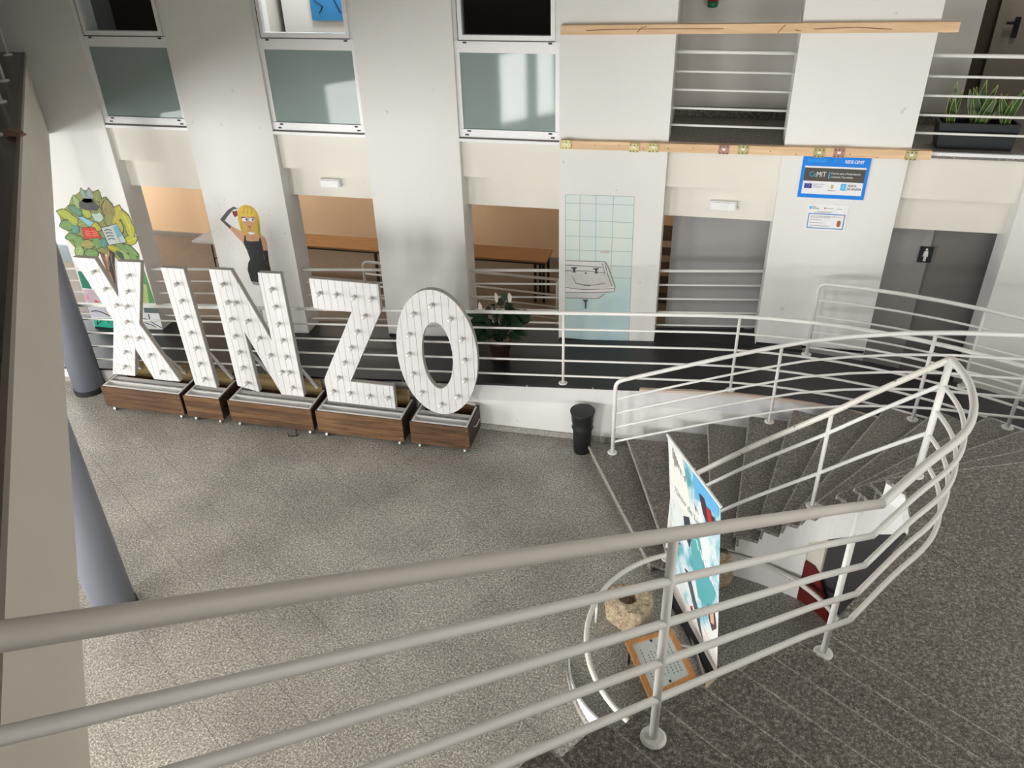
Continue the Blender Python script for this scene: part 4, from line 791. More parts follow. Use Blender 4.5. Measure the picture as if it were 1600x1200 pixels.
for i, (nm, q, c) in enumerate([('basin_back', [(-1.668, 1.923), (-1.157, 1.946), (-1.113, 1.851), (-1.1, 1.763), (-1.666, 1.753)], (0.72, 0.71, 0.7)), ('basin_bowl', [(-1.666, 1.759), (-1.121, 1.784), (-1.022, 1.609), (-1.034, 1.533), (-1.664, 1.492)], (0.66, 0.65, 0.63)), ('basin_rim', [(-1.665, 1.556), (-1.423, 1.535), (-1.022, 1.609), (-1.034, 1.533), (-1.664, 1.487)], (0.76, 0.75, 0.74)), ('basin_underside', [(-1.664, 1.487), (-1.081, 1.529), (-1.152, 1.5), (-1.222, 1.426), (-1.664, 1.4)], (0.58, 0.6, 0.6)), ('tap', [(-1.574, 1.838), (-1.537, 1.84), (-1.54, 1.785), (-1.527, 1.77), (-1.583, 1.766), (-1.569, 1.782)], (0.05, 0.05, 0.06)), ('tap_head', [(-1.595, 1.836), (-1.522, 1.846), (-1.522, 1.828), (-1.594, 1.818)], (0.06, 0.06, 0.06)), ('tap', [(-1.286, 1.844), (-1.257, 1.846), (-1.26, 1.8), (-1.243, 1.779), (-1.296, 1.777), (-1.283, 1.798)], (0.05, 0.05, 0.06)), ('tap_head', [(-1.306, 1.845), (-1.241, 1.854), (-1.241, 1.836), (-1.306, 1.827)], (0.06, 0.06, 0.06)), ('overflow', [(-1.429, 1.609), (-1.342, 1.61), (-1.346, 1.593), (-1.433, 1.593)], (0.08, 0.07, 0.07)), ('drain_pipe', [(-1.437, 1.396), (-1.368, 1.402), (-1.382, 1.35), (-1.388, 1.265), (-1.405, 1.264), (-1.409, 1.347)], (0.09, 0.09, 0.1)), ('painted_handle', [(-1.232, 2.075), (-1.171, 2.085), (-1.136, 2.109), (-1.111, 2.089), (-1.12, 2.063), (-1.227, 2.06)], (0.55, 0.55, 0.52)), ('tap_spout', [(-1.418, 1.778), (-1.387, 1.781), (-1.391, 1.763), (-1.411, 1.761)], (0.08, 0.08, 0.08))]): paint(q, c, YF - .003 - i * .0004, sm_, nm)
for q in [[(-1.663, 1.864), (-1.409, 1.868), (-1.195, 1.866)], [(-1.663, 1.786), (-1.408, 1.801), (-1.182, 1.797), (-1.151, 1.781)], [(-1.664, 1.924), (-1.157, 1.946), (-1.113, 1.851), (-1.022, 1.609), (-1.034, 1.54)], [(-1.196, 1.921), (-1.162, 1.792)], [(-1.661, 1.549), (-1.423, 1.535), (-1.036, 1.585)], [(-1.659, 1.4), (-1.233, 1.425), (-1.152, 1.5)], [(-1.66, 1.481), (-1.402, 1.495), (-1.04, 1.539)], [(-1.583, 1.725), (-1.529, 1.617), (-1.362, 1.597), (-1.157, 1.647)], [(-1.166, 1.934), (-1.12, 1.762), (-1.064, 1.621)]]: line(q, (.20, .17, .16), YF - .0075, sm_, .004)
# ================================================================ TIMBER BEAMS, SIGNS, LAMPS
def beam(x0, z0, x1, z1, h, lb):
    g = G().add([(x0, 9.53, z0 - h / 2), (x1, 9.53, z1 - h / 2), (x1, 9.60, z1 - h / 2), (x0, 9.60, z0 - h / 2), (x0, 9.53, z0 + h / 2), (x1, 9.53, z1 + h / 2), (x1, 9.60, z1 + h / 2), (x0, 9.60, z0 + h / 2)],
                [(3, 2, 1, 0), (4, 5, 6, 7), (0, 1, 5, 4), (1, 2, 6, 5), (2, 3, 7, 6), (3, 0, 4, 7)])
    return g
ub_ = thing('timber_beam', 'upper pine beam with cracks nailed across the two right pillars', 'beam', (.25, 9.56, 4.7)); beam(-1.73, 4.665, 2.27, 4.73, .095, '').mk('plank', MPINE, ub_)
for pts in ([(-1.45, 4.665), (-1.1, 4.68), (-.6, 4.69), (0, 4.695)], [(.9, 4.70), (1.3, 4.72), (1.65, 4.705)], [(-.9, 4.65), (-.85, 4.70), (-.8, 4.71)], [(.55, 4.66), (.6, 4.72), (.62, 4.74)], [(.72, 4.69), (.78, 4.68)]):
    line(pts, (.20, .09, .04), 9.529, ub_, .004, 'crack')
lb_ = thing('timber_beam', 'lower pine beam carrying metal plates across the two right pillars', 'beam', (.25, 9.56, 3.4)); beam(-1.73, 3.415, 2.30, 3.455, .095, '').mk('plank', MPINE, lb_)
for k in range(14):
    x = -1.6 + k * .28; G().lathe((x, 9.527, 3.41 + (k % 3) * .012), [(.001, 0), (.006, 0), (.006, .004), (.001, .004)], 6, 'y').mk('nail_hole', MDARK, lb_)
BR = [(-1.658, 3.426), (-0.866, 3.42), (-0.647, 3.428), (0.137, 3.438), (0.346, 3.446), (1.158, 3.443), (1.363, 3.451), (2.098, 3.454)]
for i, (x, z) in enumerate(BR):
    t = thing('metal_plate', ['yellowish metal connector plate at the left end of the lower beam', 'left plate of the first pair on the lower beam', 'right plate of the first pair on the lower beam', 'reddish left plate of the middle pair on the lower beam', 'yellowish right plate of the middle pair on the lower beam', 'yellowish metal plate above the left half of the blue board', 'reddish metal plate above the right half of the blue board', 'metal plate near the right end of the lower beam'][i], 'metal plate', (x, 9.52, z))
    mt = flat((.42, .22, .18), .4) if i in (3, 6) else MBRASS
    G().box(x - .055, x + .055, 9.518, 9.53, z - .055, z + .05).mk('plate', mt, t)
    G().box(x - .055, x + .055, 9.50, 9.518, z + .04, z + .05).mk('lip', mt, t)
    G().box(x - .018, x + .018, 9.512, 9.518, z - .012, z + .014).mk('slot', flat((.85, .82, .75)), t)
    for dx in (-.04, 0, .04):
        for dz in (-.042, .028): G().lathe((x + dx, 9.513, z + dz), [(.001, 0), (.007, 0), (.007, .006), (.001, .006)], 8, 'y').mk('screw_head', MSLOT, t)
# blue board
bb = thing('information_board', 'blue and white computer classroom board just below the lower beam', 'sign', (1.37, 9.59, 2.91))
BLUE = flat((.0, .22, .78)); WHT = flat((.82, .82, .86)); DG = flat((.075, .065, .055)); CY_ = flat((.03, .42, .62)); BLK = flat((.05, .05, .06)); LB = flat((.05, .48, .85))
yb = 9.585; G().box(1.01, 1.72, yb, 9.6, 2.91, 3.41).mk('panel', BLUE, bb)
G().box(1.045, 1.685, yb - .002, yb, 2.955, 3.265).mk('white_field', WHT, bb); G().box(1.04, 1.69, yb - .003, yb - .002, 3.262, 3.275).mk('white_strip', WHT, bb)
G().box(1.045, 1.685, yb - .004, yb - .002, 3.105, 3.255).mk('dark_band', DG, bb)
text_mesh('text', 'AULA DE XINZO', LB, bb, (1.06, yb - .001, 3.322), .045, .21); text_mesh('text', '/', LB, bb, (1.345, yb - .001, 3.322), .045)
text_mesh('text', 'REDE CEMIT', WHT, bb, (1.455, yb - .001, 3.318), .05, .20, bold=.001)
text_mesh('text', 'Ce', CY_, bb, (1.10, yb - .005, 3.155), .085, .075); text_mesh('text', 'MIT', WHT, bb, (1.178, yb - .005, 3.155), .085, .10)
text_mesh('text', '|', CY_, bb, (1.305, yb - .005, 3.155), .085, .012)
text_mesh('text', 'Centros para a Modernización', WHT, bb, (1.33, yb - .005, 3.19), .032, .31); text_mesh('text', 'e Inclusión Tecnolóxica', WHT, bb, (1.33, yb - .005, 3.15), .032, .235)
G().box(1.065, 1.145, yb - .004, yb - .002, 3.02, 3.075).mk('flag', flat((.01, .03, .32)), bb)
for k in range(12): a = k * PI / 6; G().box(1.105 + .017 * math.cos(a) - .002, 1.105 + .017 * math.cos(a) + .002, yb - .0055, yb - .004, 3.047 + .017 * math.sin(a) - .002, 3.047 + .017 * math.sin(a) + .002).mk('star', flat((.9, .75, .05)), bb)
for j, (w_, z_) in enumerate(((.125, 3.067), (.04, 3.055), (.11, 3.043), (.09, 3.03))): G().box(1.155, 1.155 + w_, yb - .003, yb - .002, z_, z_ + .005).mk('print_line', flat((.3, .32, .42)), bb)
G().prism([(1.35, 3.07), (1.38, 3.07), (1.378, 3.03), (1.365, 3.02), (1.352, 3.03)], yb - .004, yb - .002, 'y').mk('crest', flat((.5, .45, .2)), bb); G().box(1.325, 1.405, yb - .003, yb - .002, 3.0, 3.005).mk('print_line', BLK, bb)
G().box(1.455, 1.51, yb - .004, yb - .002, 3.01, 3.085).mk('logo_square', LB, bb)
G().lathe((1.4825, yb - .006, 3.065), [(.001, 0), (.006, 0), (.006, .002), (.001, .002)], 8, 'y').mk('logo_dot', WHT, bb)
G().box(1.4805, 1.4845, yb - .006, yb - .004, 3.022, 3.055).box(1.472, 1.493, yb - .006, yb - .004, 3.038, 3.042).mk('logo_mark', WHT, bb)
text_mesh('text', 'XUNTA', BLK, bb, (1.525, yb - .003, 3.055), .037, .095, bold=.0006); text_mesh('text', 'DE GALICIA', BLK, bb, (1.525, yb - .003, 3.018), .037, .15, bold=.0006)
# small notice
nb = thing('paper_notice', 'small white notice with a blue frame below the blue board', 'notice', (1.37, 9.595, 2.53))
yn = 9.594; G().box(1.15, 1.59, yn, 9.6, 2.525, 2.84).mk('sheet', flat((.84, .84, .85)), nb)
G().box(1.165, 1.185, yn - .002, yn, 2.775, 2.81).mk('logo_square', LB, nb); text_mesh('text', 'XUNTA', BLK, nb, (1.195, yn - .001, 2.795), .018, .04); text_mesh('text', 'DE GALICIA', BLK, nb, (1.195, yn - .001, 2.778), .018, .075)
G().lathe((1.335, yn - .002, 2.79), [(.001, 0), (.01, 0), (.01, .002), (.001, .002)], 10, 'y').mk('logo_dot', flat((.6, .08, .08)), nb)
g = G(); g.box(1.35, 1.43, yn - .002, yn, 2.787, 2.792).box(1.46, 1.52, yn - .002, yn, 2.783, 2.789).box(1.25, 1.42, yn - .002, yn, 2.745, 2.75).box(1.22, 1.40, yn - .002, yn, 2.733, 2.738)
for z_, w_ in ((2.69, .33), (2.675, .22), (2.645, .13), (2.61, .15), (2.575, .22)): g.box(1.19, 1.19 + w_, yn - .002, yn, z_, z_ + .006)
g.mk('print_lines', flat((.35, .35, .38)), nb)
g = G(); g.box(1.175, 1.555, yn - .003, yn, 2.715, 2.725).box(1.175, 1.555, yn - .003, yn, 2.545, 2.555).box(1.165, 1.175, yn - .003, yn, 2.545, 2.725).box(1.555, 1.565, yn - .003, yn, 2.545, 2.725); g.mk('blue_frame', flat((.08, .25, .62)), nb)
G().prism([(1.49, 2.64), (1.51, 2.655), (1.53, 2.64), (1.53, 2.59), (1.51, 2.57), (1.49, 2.59)], yn - .003, yn, 'y').mk('crest', flat((.35, .12, .06)), nb)
# emergency lamps
for x0, x1, z0, z1, lb in ((-4.99, -4.71, 2.67, 2.78, 'white emergency lamp on the beam between the woman pillar and the blank pillar'), (.05, .36, 2.645, 2.755, 'white emergency lamp on the beam left of the blue board')):
    t = thing('emergency_lamp', lb, 'lamp', ((x0 + x1) / 2, 9.76, z0))
    G().box(x0, x1, 9.74, 9.79, z0, z1).mk('housing', MALU, t); G().box(x0 + .015, x1 - .015, 9.725, 9.74, z0 + .012, z1 - .012).mk('diffuser', flat((.88, .9, .9), .3), t)
    G().box(x1 + .005, x1 + .03, 9.785, 9.79, z0 + .03, z0 + .05).mk('cable', flat((.6, .58, .55)), t)
# fire extinguisher on the corridor wall
fe = thing('fire_extinguisher', 'red extinguisher with green bottom on the upper corridor wall', 'fire extinguisher', (-0.153, 10.78, 4.73))
fx, fy, fz = (-0.153, 10.78, 4.73)
G().lathe((fx, fy, fz), [(.02, .07), (.06, .07), (.06, .45), (.03, .52), (.02, .55)], 20).mk('cylinder', flat((.42, .01, .02), .3), fe, True)
G().lathe((fx, fy, fz), [(.03, 0), (.06, .01), (.062, .075), (.02, .075)], 20).mk('green_base', flat((.01, .16, .06), .4), fe, True)
G().box(fx - .03, fx + .03, fy - .03, fy + .03, fz + .55, fz + .60).mk('valve', MBP, fe)
# ================================================================ PLANTS
def blade(g, base, tip, w, bend, n=5):
    b0, t0 = Vector(base), Vector(tip); d = t0 - b0; sd = d.cross(Vector((random.uniform(-.6, .6), 1, 0))).normalized()
    pts = []
    for i in range(n + 1):
        t = i / n; c = b0 + d * t + Vector(bend) * (t * (1 - t)); ww = w * (.55 + 1.1 * t if t < .45 else 1.05 * (1 - ((t - .45) / .55) ** 2.2)); pts.append((c - sd * ww / 2, c + Vector((0, -.004 * (1 - t), 0)), c + sd * ww / 2))
    v = [p for q in pts for p in q]; f = []
    for i in range(n):
        for j in range(2): f.append((i * 3 + j, i * 3 + j + 1, (i + 1) * 3 + j + 1, (i + 1) * 3 + j))
    g.add(v, f); return [q[0] for q in pts], [q[2] for q in pts]
pt = thing('planter_box', 'long black planter box with striped snake plants on the upper floor', 'planter', (2.76, 9.8, 3.46))
x0, x1, y0, y1 = 2.36, 3.16, 9.76, 10.02
g = G(); g.add([(x0 + .03, y0 + .02, 3.462), (x1 - .03, y0 + .02, 3.462), (x1 - .03, y1 - .02, 3.462), (x0 + .03, y1 - .02, 3.462), (x0, y0, 3.74), (x1, y0, 3.74), (x1, y1, 3.74), (x0, y1, 3.74), (x0 + .03, y0 + .03, 3.74), (x1 - .03, y0 + .03, 3.74), (x1 - .03, y1 - .03, 3.74), (x0 + .03, y1 - .03, 3.74), (x0 + .03, y0 + .03, 3.68), (x1 - .03, y0 + .03, 3.68), (x1 - .03, y1 - .03, 3.68), (x0 + .03, y1 - .03, 3.68)],
   [(0, 3, 2, 1), (0, 1, 5, 4), (1, 2, 6, 5), (2, 3, 7, 6), (3, 0, 4, 7), (4, 5, 9, 8), (5, 6, 10, 9), (6, 7, 11, 10), (7, 4, 8, 11), (8, 9, 13, 12), (9, 10, 14, 13), (10, 11, 15, 14), (11, 8, 12, 15)])
g.mk('box', simple('planter_black', (.007, .010, .014), .35), pt)
G().box(x0 + .03, x1 - .03, y0 + .03, y1 - .03, 3.67, 3.685).mk('soil', flat((.03, .02, .015)), pt)
LGm = simple('snake_leaf', (.03, .075, .022), .4, 0, .5, 25); LYm = simple('snake_leaf_edge', (.36, .40, .10), .45)
for ci, (cx, nl) in enumerate(((2.50, 6), (2.77, 8), (3.03, 8))):
    sp = thing('snake_plant', ['left clump of snake plant in the black planter box', 'middle clump of snake plant in the black planter box', 'right clump of snake plant in the black planter box'][ci], 'plant', (cx, 9.89, 3.68))
    for k in range(nl):
        bx = cx + random.uniform(-.05, .05); by = 9.89 + random.uniform(-.05, .05); dx = (k / (nl - 1) - .5) * (.30 if ci else .16) + random.uniform(-.03, .03); h = random.uniform(.30, .48)
        g = G(); l_, r_ = blade(g, (bx, by, 3.67), (bx + dx, by + random.uniform(-.08, .05), 3.68 + h), .062, (random.uniform(-.05, .05), 0, 0)); lf_ = g.mk('leaf', LGm, sp, True)
        eg = G()
        for e in (l_, r_): eg.tube([p + Vector((0, -.002, 0)) for p in e], .0032, 4)
        eg.mk('leaf_edge', LYm, lf_)
# peace lily
pl = thing('peace_lily', 'potted peace lily with dark leaves and white flowers on the black ramp', 'plant', (-2.424, 9.025, 0.727))
qx, qy, qz = (-2.424, 9.025, 0.727)
G().lathe((qx, qy, qz), [(.01, 0), (.11, 0), (.15, .26), (.165, .26), (.165, .30), (.145, .30), (.14, .26), (.01, .26)], 24).mk('pot', simple('dark_pot', (.05, .022, .015), .5), pl, True)
G().lathe((qx, qy, qz + .255), [(.01, 0), (.14, 0), (.14, .012), (.01, .012)], 20).mk('soil', MSTONE, pl)
LF = simple('lily_leaf', (.012, .034, .012), .35, 0, .5, 20)
for k in range(56):
    a = random.uniform(0, 2 * PI); r = random.uniform(.14, .46); h = random.uniform(.34, .72) - r * .62
    tip = (qx + r * math.cos(a), qy + r * math.sin(a) * .8, qz + .26 + h); mid = (qx + r * .45 * math.cos(a), qy + r * .35 * math.sin(a), qz + .26 + h * .95)
    st_ = G().tube([(qx + .03 * math.cos(a), qy + .03 * math.sin(a), qz + .26), mid], .004, 5).mk('stem', LF, pl)
    g = G(); blade(g, mid, tip, .12, (0, 0, .09)); g.mk('leaf', LF, pl, True)
g = G(); 
for i, (dx, dz) in enumerate(((.31, .56), )): blade(g, (qx + .06, qy, qz + .26 + .36), (qx + .45, qy - .05, qz + .26 + .36), .17, (0, 0, .22))
g.mk('leaf', LF, pl, True)
for dx, dz in [(-0.009, 0.902), (0.165, 0.916), (-0.225, 0.748)]:
    fl_ = G(); blade(fl_, (qx + dx, qy - .05, qz + dz - .06), (qx + dx - .01, qy - .05, qz + dz + .08), .05, (.015, 0, 0)); fo = fl_.mk('flower', flat((.8, .8, .72)), pl, True)
    G().tube([(qx, qy, qz + .27), (qx + dx, qy - .05, qz + dz - .06)], .003, 5).mk('flower_stem', LF, pl)
# ================================================================ FURNITURE IN THE HALL
def fold_table():
    t = thing('folding_table', 'light grey folding table with black legs in the hall', 'table', (-8.2, 12.3, 0))
    G().prism([(-8.80, 12.0), (-8.74, 12.58), (-7.2, 12.5), (-7.25, 11.92)], .715, .745, 'z').mk('table_top', flat((.50, .52, .51), .4), t)
    for x in (-8.45, -7.5):
        for y in (12.05, 12.45): G().tube([(x - .02, y, 0), (x, y, .715)], .013, 8).mk('leg', MBP, t)
        G().tube([(x, 12.05, .1), (x, 12.45, .1)], .009, 6).mk('stretcher', MBP, t); G().tube([(x, 12.05, .4), (x, 12.45, .4)], .009, 6).mk('stretcher', MBP, t)
        G().tube([(x, 12.25, .4), (x + .35, 12.25, .71)], .009, 6).mk('brace', MBP, t)
fold_table()
def desk(x0, x1, y0, y1, lb):
    t = thing('wooden_desk', lb, 'desk', ((x0 + x1) / 2, (y0 + y1) / 2, 0))
    G().box(x0, x1, y0, y1, .73, .76).mk('table_top', MDESK, t); G().box(x0 + .03, x1 - .03, y0 + .03, y1 - .03, .69, .729).mk('apron', MBP, t)
    for x in (x0 + .06, x1 - .06, x1 - .2):
        for y in (y0 + .06, y1 - .06): G().box(x - .02, x + .02, y - .02, y + .02, 0, .69).mk('leg', MBP, t)
desk(-3.85, -2.42, 12.12, 12.64, 'brown wooden desk with black legs in the dim hall behind the lily')
desk(-7.0, -5.2, 12.1, 12.62, 'brown wooden desk against the orange wall behind the letter N')
for x, y, z, lb in ((-9.9, 13.85, 1.05, 'small round wall outlet left of the folding table'), (-6.85, 13.85, 1.12, 'small wall outlet above the brown desk behind the Z'), (-3.0, 13.85, 1.1, 'small wall outlet above the desk behind the lily')):
    t = thing('wall_outlet', lb, 'outlet', (x, y, z)); G().lathe((x, 13.875, z), [(.001, 0), (.035, 0), (.035, .025), (.001, .025)], 14, 'y').mk('ring', MALU, t); G().lathe((x, 13.87, z), [(.001, 0), (.018, 0), (.018, .005), (.001, .005)], 10, 'y').mk('hole', MBP, t)
# ================================================================ BIN, BANNER, STONES, PLAQUE
bn = thing('waste_bin', 'black plastic waste bin on the floor against the white ramp wall', 'bin', (-1.2, 8.21, 0))
G().lathe((-1.2, 8.21, 0), [(.02, .0), (.105, 0), (.118, .33), (.135, .36), (.118, .39), (.135, .45), (.142, .56), (.15, .57), (.15, .585), (.138, .585), (.125, .45), (.108, .33), (.095, .02), (.02, .02)], 30).mk('body', MBP, bn, True)
G().lathe((-1.2, 8.21, .585), [(.139, 0), (.153, .0), (.153, .012), (.139, .012)], 30).mk('rim', MBP, bn)
# banner
b0, b1 = Vector((.08, 5.93, .06)), Vector((.51, 5.06, .06)); t0, t1 = Vector((-.12, 5.90, 2.0)), Vector((.34, 5.045, 2.0))
bnr = thing('roll_up_banner', 'tall leaning watercolour banner in teal and white lettered Xinzo de Limia', 'banner', (.3, 5.5, 0))
ux = (t1 - t0).normalized(); BWD = (t1 - t0).length; uz = ((t0 + t1) / 2 - (b0 + b1) / 2).normalized(); BH = ((t0 + t1) / 2 - (b0 + b1) / 2).length; un = ux.cross(uz).normalized()
if un.y > 0: pass
SG = 1 if un.dot(Vector((0, -1, .8))) > 0 else -1
def bq(u, v, d=0): return b0.lerp(b1, u).lerp(t0.lerp(t1, u), v) + un * (SG * d)
m, nt, b = new_mat('watercolour_print')
tc = nt.nodes.new('ShaderNodeTexCoord'); mp = nt.nodes.new('ShaderNodeMapping'); mp.inputs['Scale'].default_value = (1.2, 1.2, .8); L(nt, tc.outputs['Object'], mp.inputs[0])
f = noise(nt, mp.outputs[0], 1.9, 7, .62); c = ramp(nt, f, [(.30, (.04, .24, .30)), (.39, (.14, .42, .48)), (.44, (.38, .60, .70)), (.49, (.70, .76, .79)), (.6, (.80, .79, .75))])
f2_ = noise(nt, mp.outputs[0], 4.5, 6, .7); c = mix(nt, ramp(nt, f2_, [(.62, (0, 0, 0)), (.68, (1, 1, 1))]), c, (.10, .13, .17)); L(nt, c, b.inputs['Base Color']); b.inputs['Roughness'].default_value = .45; MBAN = m
g = G(); nv = 12
for i in range(nv + 1):
    for d in (0, -.003):
        for u in (0, 1): g.v.append(tuple(bq(u, i / nv, d)))
for i in range(nv):
    k = i * 4; g.f += [(k, k + 1, k + 5, k + 4), (k + 2, k + 6, k + 7, k + 3), (k, k + 4, k + 6, k + 2), (k + 1, k + 3, k + 7, k + 5)]
g.f += [(0, 2, 3, 1), (nv * 4, nv * 4 + 1, nv * 4 + 3, nv * 4 + 2)]
g.mk('printed_sheet', MBAN, bnr)
def bpatch(pts, col, d=.002, name='painted_patch'): 
    n_ = len(pts); return mk(name, [tuple(bq(u, v, d)) for u, v in pts], [list(range(n_))], flat(col, .45), bnr)
bpatch([(.02, .97), (.30, .99), (.45, .80), (.35, .68), (.12, .70), (.02, .8)], (.82, .80, .76)); bpatch([(.0, .0), (1, 0), (1, .10), (.7, .16), (.3, .12), (0, .20)], (.84, .83, .80))
bpatch([(.50, .99), (.97, .99), (.97, .93), (.75, .90), (.55, .86)], (.12, .42, .72), .003)
bpatch([(.62, .92), (.72, .93), (.80, .88), (.90, .90), (.93, .84), (.84, .80), (.7, .84)], (.06, .03, .035), .004); bpatch([(.76, .90), (.84, .91), (.88, .84), (.80, .83)], (.45, .02, .03), .005)
bpatch([(.30, .66), (.42, .70), (.48, .62), (.42, .52), (.34, .56)], (.04, .05, .06), .004); bpatch([(.40, .66), (.60, .70), (.72, .55), (.95, .50), (.85, .34), (.60, .30), (.50, .44)], (.10, .38, .42), .003)
bpatch([(.08, .46), (.16, .50), (.14, .44), (.24, .46), (.12, .41)], (.22, .05, .15), .004); bpatch([(.80, .36), (.93, .40), (.98, .30), (.90, .24), (.82, .28)], (.10, .06, .06), .004)
bpatch([(.84, .35), (.92, .37), (.94, .30), (.87, .28)], (.62, .40, .33), .005); bpatch([(.30, .34), (.40, .36), (.60, .20), (.72, .06), (.62, .10)], (.07, .10, .12), .004)
bpatch([(.42, .15), (.46, .17), (.50, .13), (.46, .11)], (.35, .03, .03), .005)
for k in range(9): bpatch([(.10 + k * .03, .97 - k * .012), (.118 + k * .03, .97 - k * .012), (.118 + k * .03, .91 - (k * 7 % 4) * .012), (.10 + k * .03, .91 - (k * 5 % 3) * .012)], (.16, .15, .14), .004)
tux = (bq(1, .8) - bq(0, .8)).normalized() * 1
if SG < 0: pass
text_mesh('text', 'Xinzo de Limia', flat((.40, .46, .48)), bnr, bq(.12, .735, .006), .09, .60, ux=tuple(tux), uz=tuple(uz))
cur = [bq(.46 + .04 * k, .66 - .012 * k + (.014 if k % 2 else -.012), .005) for k in range(12)]; G().tube(cur, .004, 4).mk('white_script', flat((.85, .88, .88)), bnr)
G().tube([bq(-.01, 1.0), bq(1.01, 1.0)], .012, 8).mk('top_bar', MALU, bnr)
G().prism([(p.x, p.y) for p in (b0 + un * .05 - ux * .03, b1 + un * .05 + ux * .03, b1 - un * .05 + ux * .03, b0 - un * .05 - ux * .03)], .0, .07).mk('base', MBP, bnr)
G().tube([tuple(b0.lerp(b1, .5) - un * SG * .04), tuple(t0.lerp(t1, .5) - un * SG * .02)], .01, 8).mk('pole', MSTEEL, bnr)
# carved stone mortar
def rock(name, c, sx, sy, sz, mat, parent=None, seed=1, sub=3, hole=None):
    bmx = bmesh.new(); bmesh.ops.create_icosphere(bmx, subdivisions=sub, radius=1); rnd = random.Random(seed)
    offs = [Vector((rnd.uniform(-1, 1), rnd.uniform(-1, 1), rnd.uniform(-1, 1))).normalized() for _ in range(9)]
    for v in bmx.verts:
        p = v.co.copy(); s = 1.0
        for o_ in offs:
            d = p.dot(o_)
            if d > .62: s = min(s, .62 / d + .06)
        p *= s; p = Vector((p.x * sx, p.y * sy, max(min(p.z, .72), -.72) / .72 * sz / 2 + sz / 2)); v.co = p
    if hole:
        for v in bmx.verts:
            r = math.hypot(v.co.x - hole[0], v.co.y - hole[1])
            if r < hole[2] and v.co.z > sz * .6: v.co.z -= hole[3] * (1 if r < hole[2] * .75 else .4)
    vs = [(v.co.x + c[0], v.co.y + c[1], v.co.z + c[2]) for v in bmx.verts]; fs = [[v.index for v in f.verts] for f in bmx.faces]; bmx.free()
    return mk(name, vs, fs, mat, parent)
mo = thing('stone_mortar', 'rough brown stone block with a round bowl hole inside the loop rail', 'stone', (-.33, 5.62, 0))
g = G(); out = [(-.58, 5.68), (-.555, 5.56), (-.25, 5.345), (-.20, 5.35), (-.10, 5.62), (-.13, 5.76), (-.34, 5.79), (-.52, 5.75)]
cx, cy = -.35, 5.595; nn_ = 32; vs = []; hr_ = .088
def outr(a):
    best = 9
    for i in range(len(out)):
        p, q = Vector(out[i]) - Vector((cx, cy)), Vector(out[(i + 1) % len(out)]) - Vector((cx, cy)); d = Vector((math.cos(a), math.sin(a))); e = q - p
        den = d.x * e.y - d.y * e.x
        if abs(den) < 1e-9: continue
        t = (p.x * e.y - p.y * e.x) / den; s = (p.x * d.y - p.y * d.x) / den
        if t > 0 and -1e-6 <= s <= 1 + 1e-6: best = min(best, t)
    return best
rnd = random.Random(3); rows = [(.0, .93), (.12, 1.0), (.25, .98), (.30, .93), (.31, .80)]; V_ = []
for k in range(nn_):
    a = 2 * PI * k / nn_; R0 = outr(a)
    for z, f_ in rows: r = R0 * f_ * (1 + rnd.uniform(-.02, .02)); V_.append((cx + r * math.cos(a), cy + r * math.sin(a), z + (rnd.uniform(-.008, .008) if z else 0)))
    for r, z in ((hr_ * 1.08, .31), (hr_, .295), (hr_ * .9, .20), (hr_ * .5, .16), (.004, .155)): V_.append((cx + r * math.cos(a), cy + r * math.sin(a), z))
m_ = len(rows) + 5
F2 = [(k * m_ + i, ((k + 1) % nn_) * m_ + i, ((k + 1) % nn_) * m_ + i + 1, k * m_ + i + 1) for k in range(nn_) for i in range(m_ - 1)] + [[k * m_ for k in range(nn_)]]
mk('block', V_, F2, MSTONE, mo, False)
tag(rock('rough_stone', (.50, 6.21, 0), .13, .16, .52, MSTONE, None, 5), 'upright rough brown stone behind the banner by the curved wall', 'stone')
tag(rock('pale_stone', (.50, 4.90, 0), .12, .10, .16, flat((.62, .52, .38)), None, 8), 'small pale stone at the foot of the banner', 'stone')
# plaque in a wooden frame on a low easel
pq = thing('framed_plaque', 'engraved grey plaque in an orange wood frame tilted on a low stand', 'plaque', (.0, 5.0, 0))
Pq = [Vector(v) for v in [(-0.315, 5.125, 0.22), (0.08, 5.358, 0.22), (0.322, 4.893, 0.2), (-0.041, 4.577, 0.2)]]   # corners: far left, far right, near right, near left
def pp(u, v, d=0):
    p = Pq[3].lerp(Pq[2], u).lerp(Pq[0].lerp(Pq[1], u), v); n_ = (Pq[2] - Pq[3]).cross(Pq[0] - Pq[3]).normalized(); return p + n_ * d
def pbox(u0, u1, v0, v1, d0, d1, name, mat):
    c = [pp(u, v, d) for d in (d0, d1) for u, v in ((u0, v0), (u1, v0), (u1, v1), (u0, v1))]
    return mk(name, [tuple(v) for v in c], [(3, 2, 1, 0), (4, 5, 6, 7), (0, 1, 5, 4), (1, 2, 6, 5), (2, 3, 7, 6), (3, 0, 4, 7)], mat, pq)
for q in ((0, 1, 0, .07), (0, 1, .93, 1), (0, .10, .07, .93), (.90, 1, .07, .93)): pbox(*q, -.02, .02, 'frame_rail', MFRW)
pbox(.09, .91, .06, .94, -.012, .008, 'plate', MPLATE)
for q in ((-.03, 1.03, -.02, .05),): pbox(*q, -.05, -.02, 'stand_ledge', MFRW)
pbox(.80, 1.05, .0, 1.0, -.06, -.021, 'stand_board', MFRW)
for u, v in ((.5, .12), (.5, .89)):
    c = pp(u, v, .008); G().lathe(tuple(c), [(.001, 0), (.012, 0), (.012, .006), (.001, .006)], 10).mk('screw', MSLOT, pq)
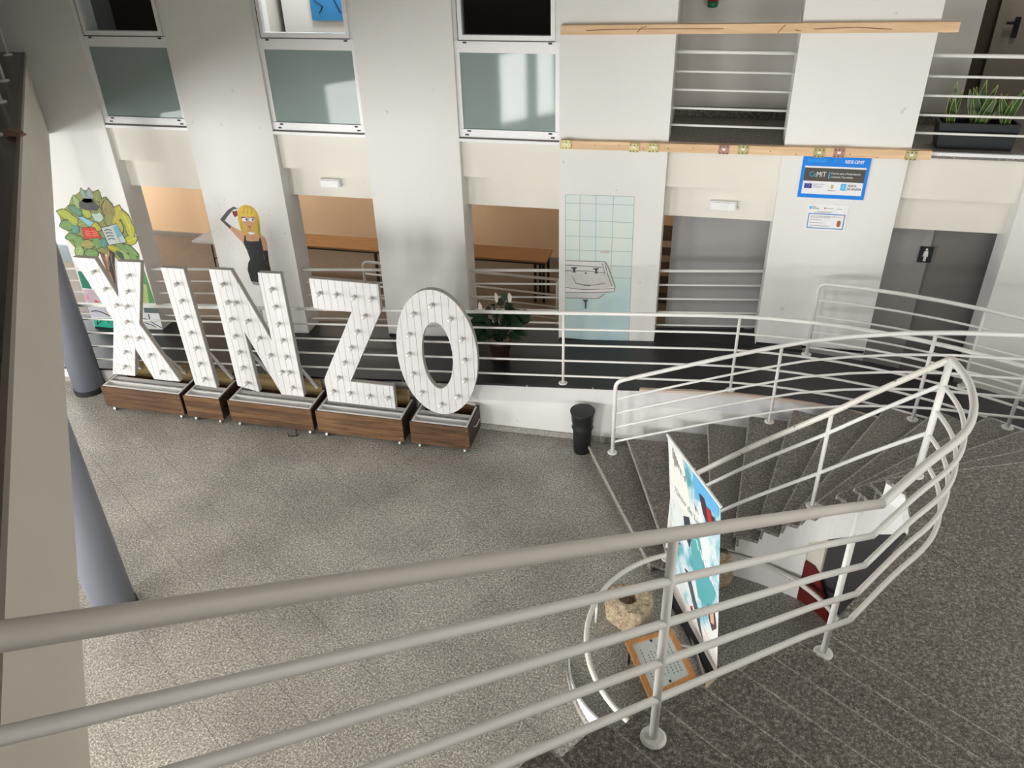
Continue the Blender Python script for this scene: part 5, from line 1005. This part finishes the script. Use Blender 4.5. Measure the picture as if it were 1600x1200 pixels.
DK = flat((.22, .23, .21)); g = G()
def prow(u, v0, v1, n_, h=.012):
    for k in range(n_):
        a = v0 + (v1 - v0) * k / n_; e = (v1 - v0) / n_ * .6
        c = [pp(u + du, vv, .0085) for du, vv in ((-h, a), (h, a), (h, a + e), (-h, a + e))]; g.add([tuple(x) for x in c], [(0, 1, 2, 3)])
for u, n_, a, b5 in ((.80, 12, .2, .8), (.72, 10, .2, .75), (.64, 11, .2, .8), (.55, 12, .25, .8), (.47, 9, .25, .7), (.40, 8, .3, .75), (.33, 8, .3, .7), (.22, 12, .18, .82)): prow(u, a, b5, n_)
g.mk('engraved_text', DK, pq)
for x, y in ((.05, .9), (.95, .9), (.05, .1), (.95, .1)):
    p = pp(x, y, -.03); G().tube([tuple(p), (p.x, p.y, 0)], .012, 6).mk('leg', MBP, pq)
es = thing('metal_stand', 'grey metal frame stand lying between the plaque and the banner', 'stand', (.3, 5.2, 0))
G().tube([(.22, 5.62, .05), (.42, 4.98, .05)], .014, 6).mk('bar', MSTEEL, es); G().tube([(.10, 5.50, .05), (.32, 4.90, .05)], .014, 6).mk('bar', MSTEEL, es); G().tube([(.16, 5.34, .05), (.31, 5.34, .05)], .014, 6).mk('bar', MSTEEL, es)
for p in ((.22, 5.62), (.42, 4.98), (.10, 5.50), (.32, 4.90)): G().tube([(p[0], p[1], 0), (p[0], p[1], .05)], .012, 6).mk('foot', MBP, es)

# groups of alike things
GR_ = {'marquee_letter': 'white marquee letters', 'wooden_crate': 'wooden crates under the letters', 'pillar': 'white pillars of the hall front', 'column': 'grey round columns',
       'bay_railing': 'railings between the pillars', 'upper_railing': 'upper floor railings between the pillars', 'emergency_lamp': 'emergency lamps on the beams', 'metal_plate': 'metal plates on the lower timber beam',
       'snake_plant': 'snake plants in the planter box', 'timber_beam': 'timber beams on the pillars', 'wall_outlet': 'outlets on the hall wall', 'wooden_desk': 'desks in the hall'}
for o in S.objects:
    k = o.name.split('.')[0]
    if o.parent is None and k in GR_: o['group'] = GR_[k]
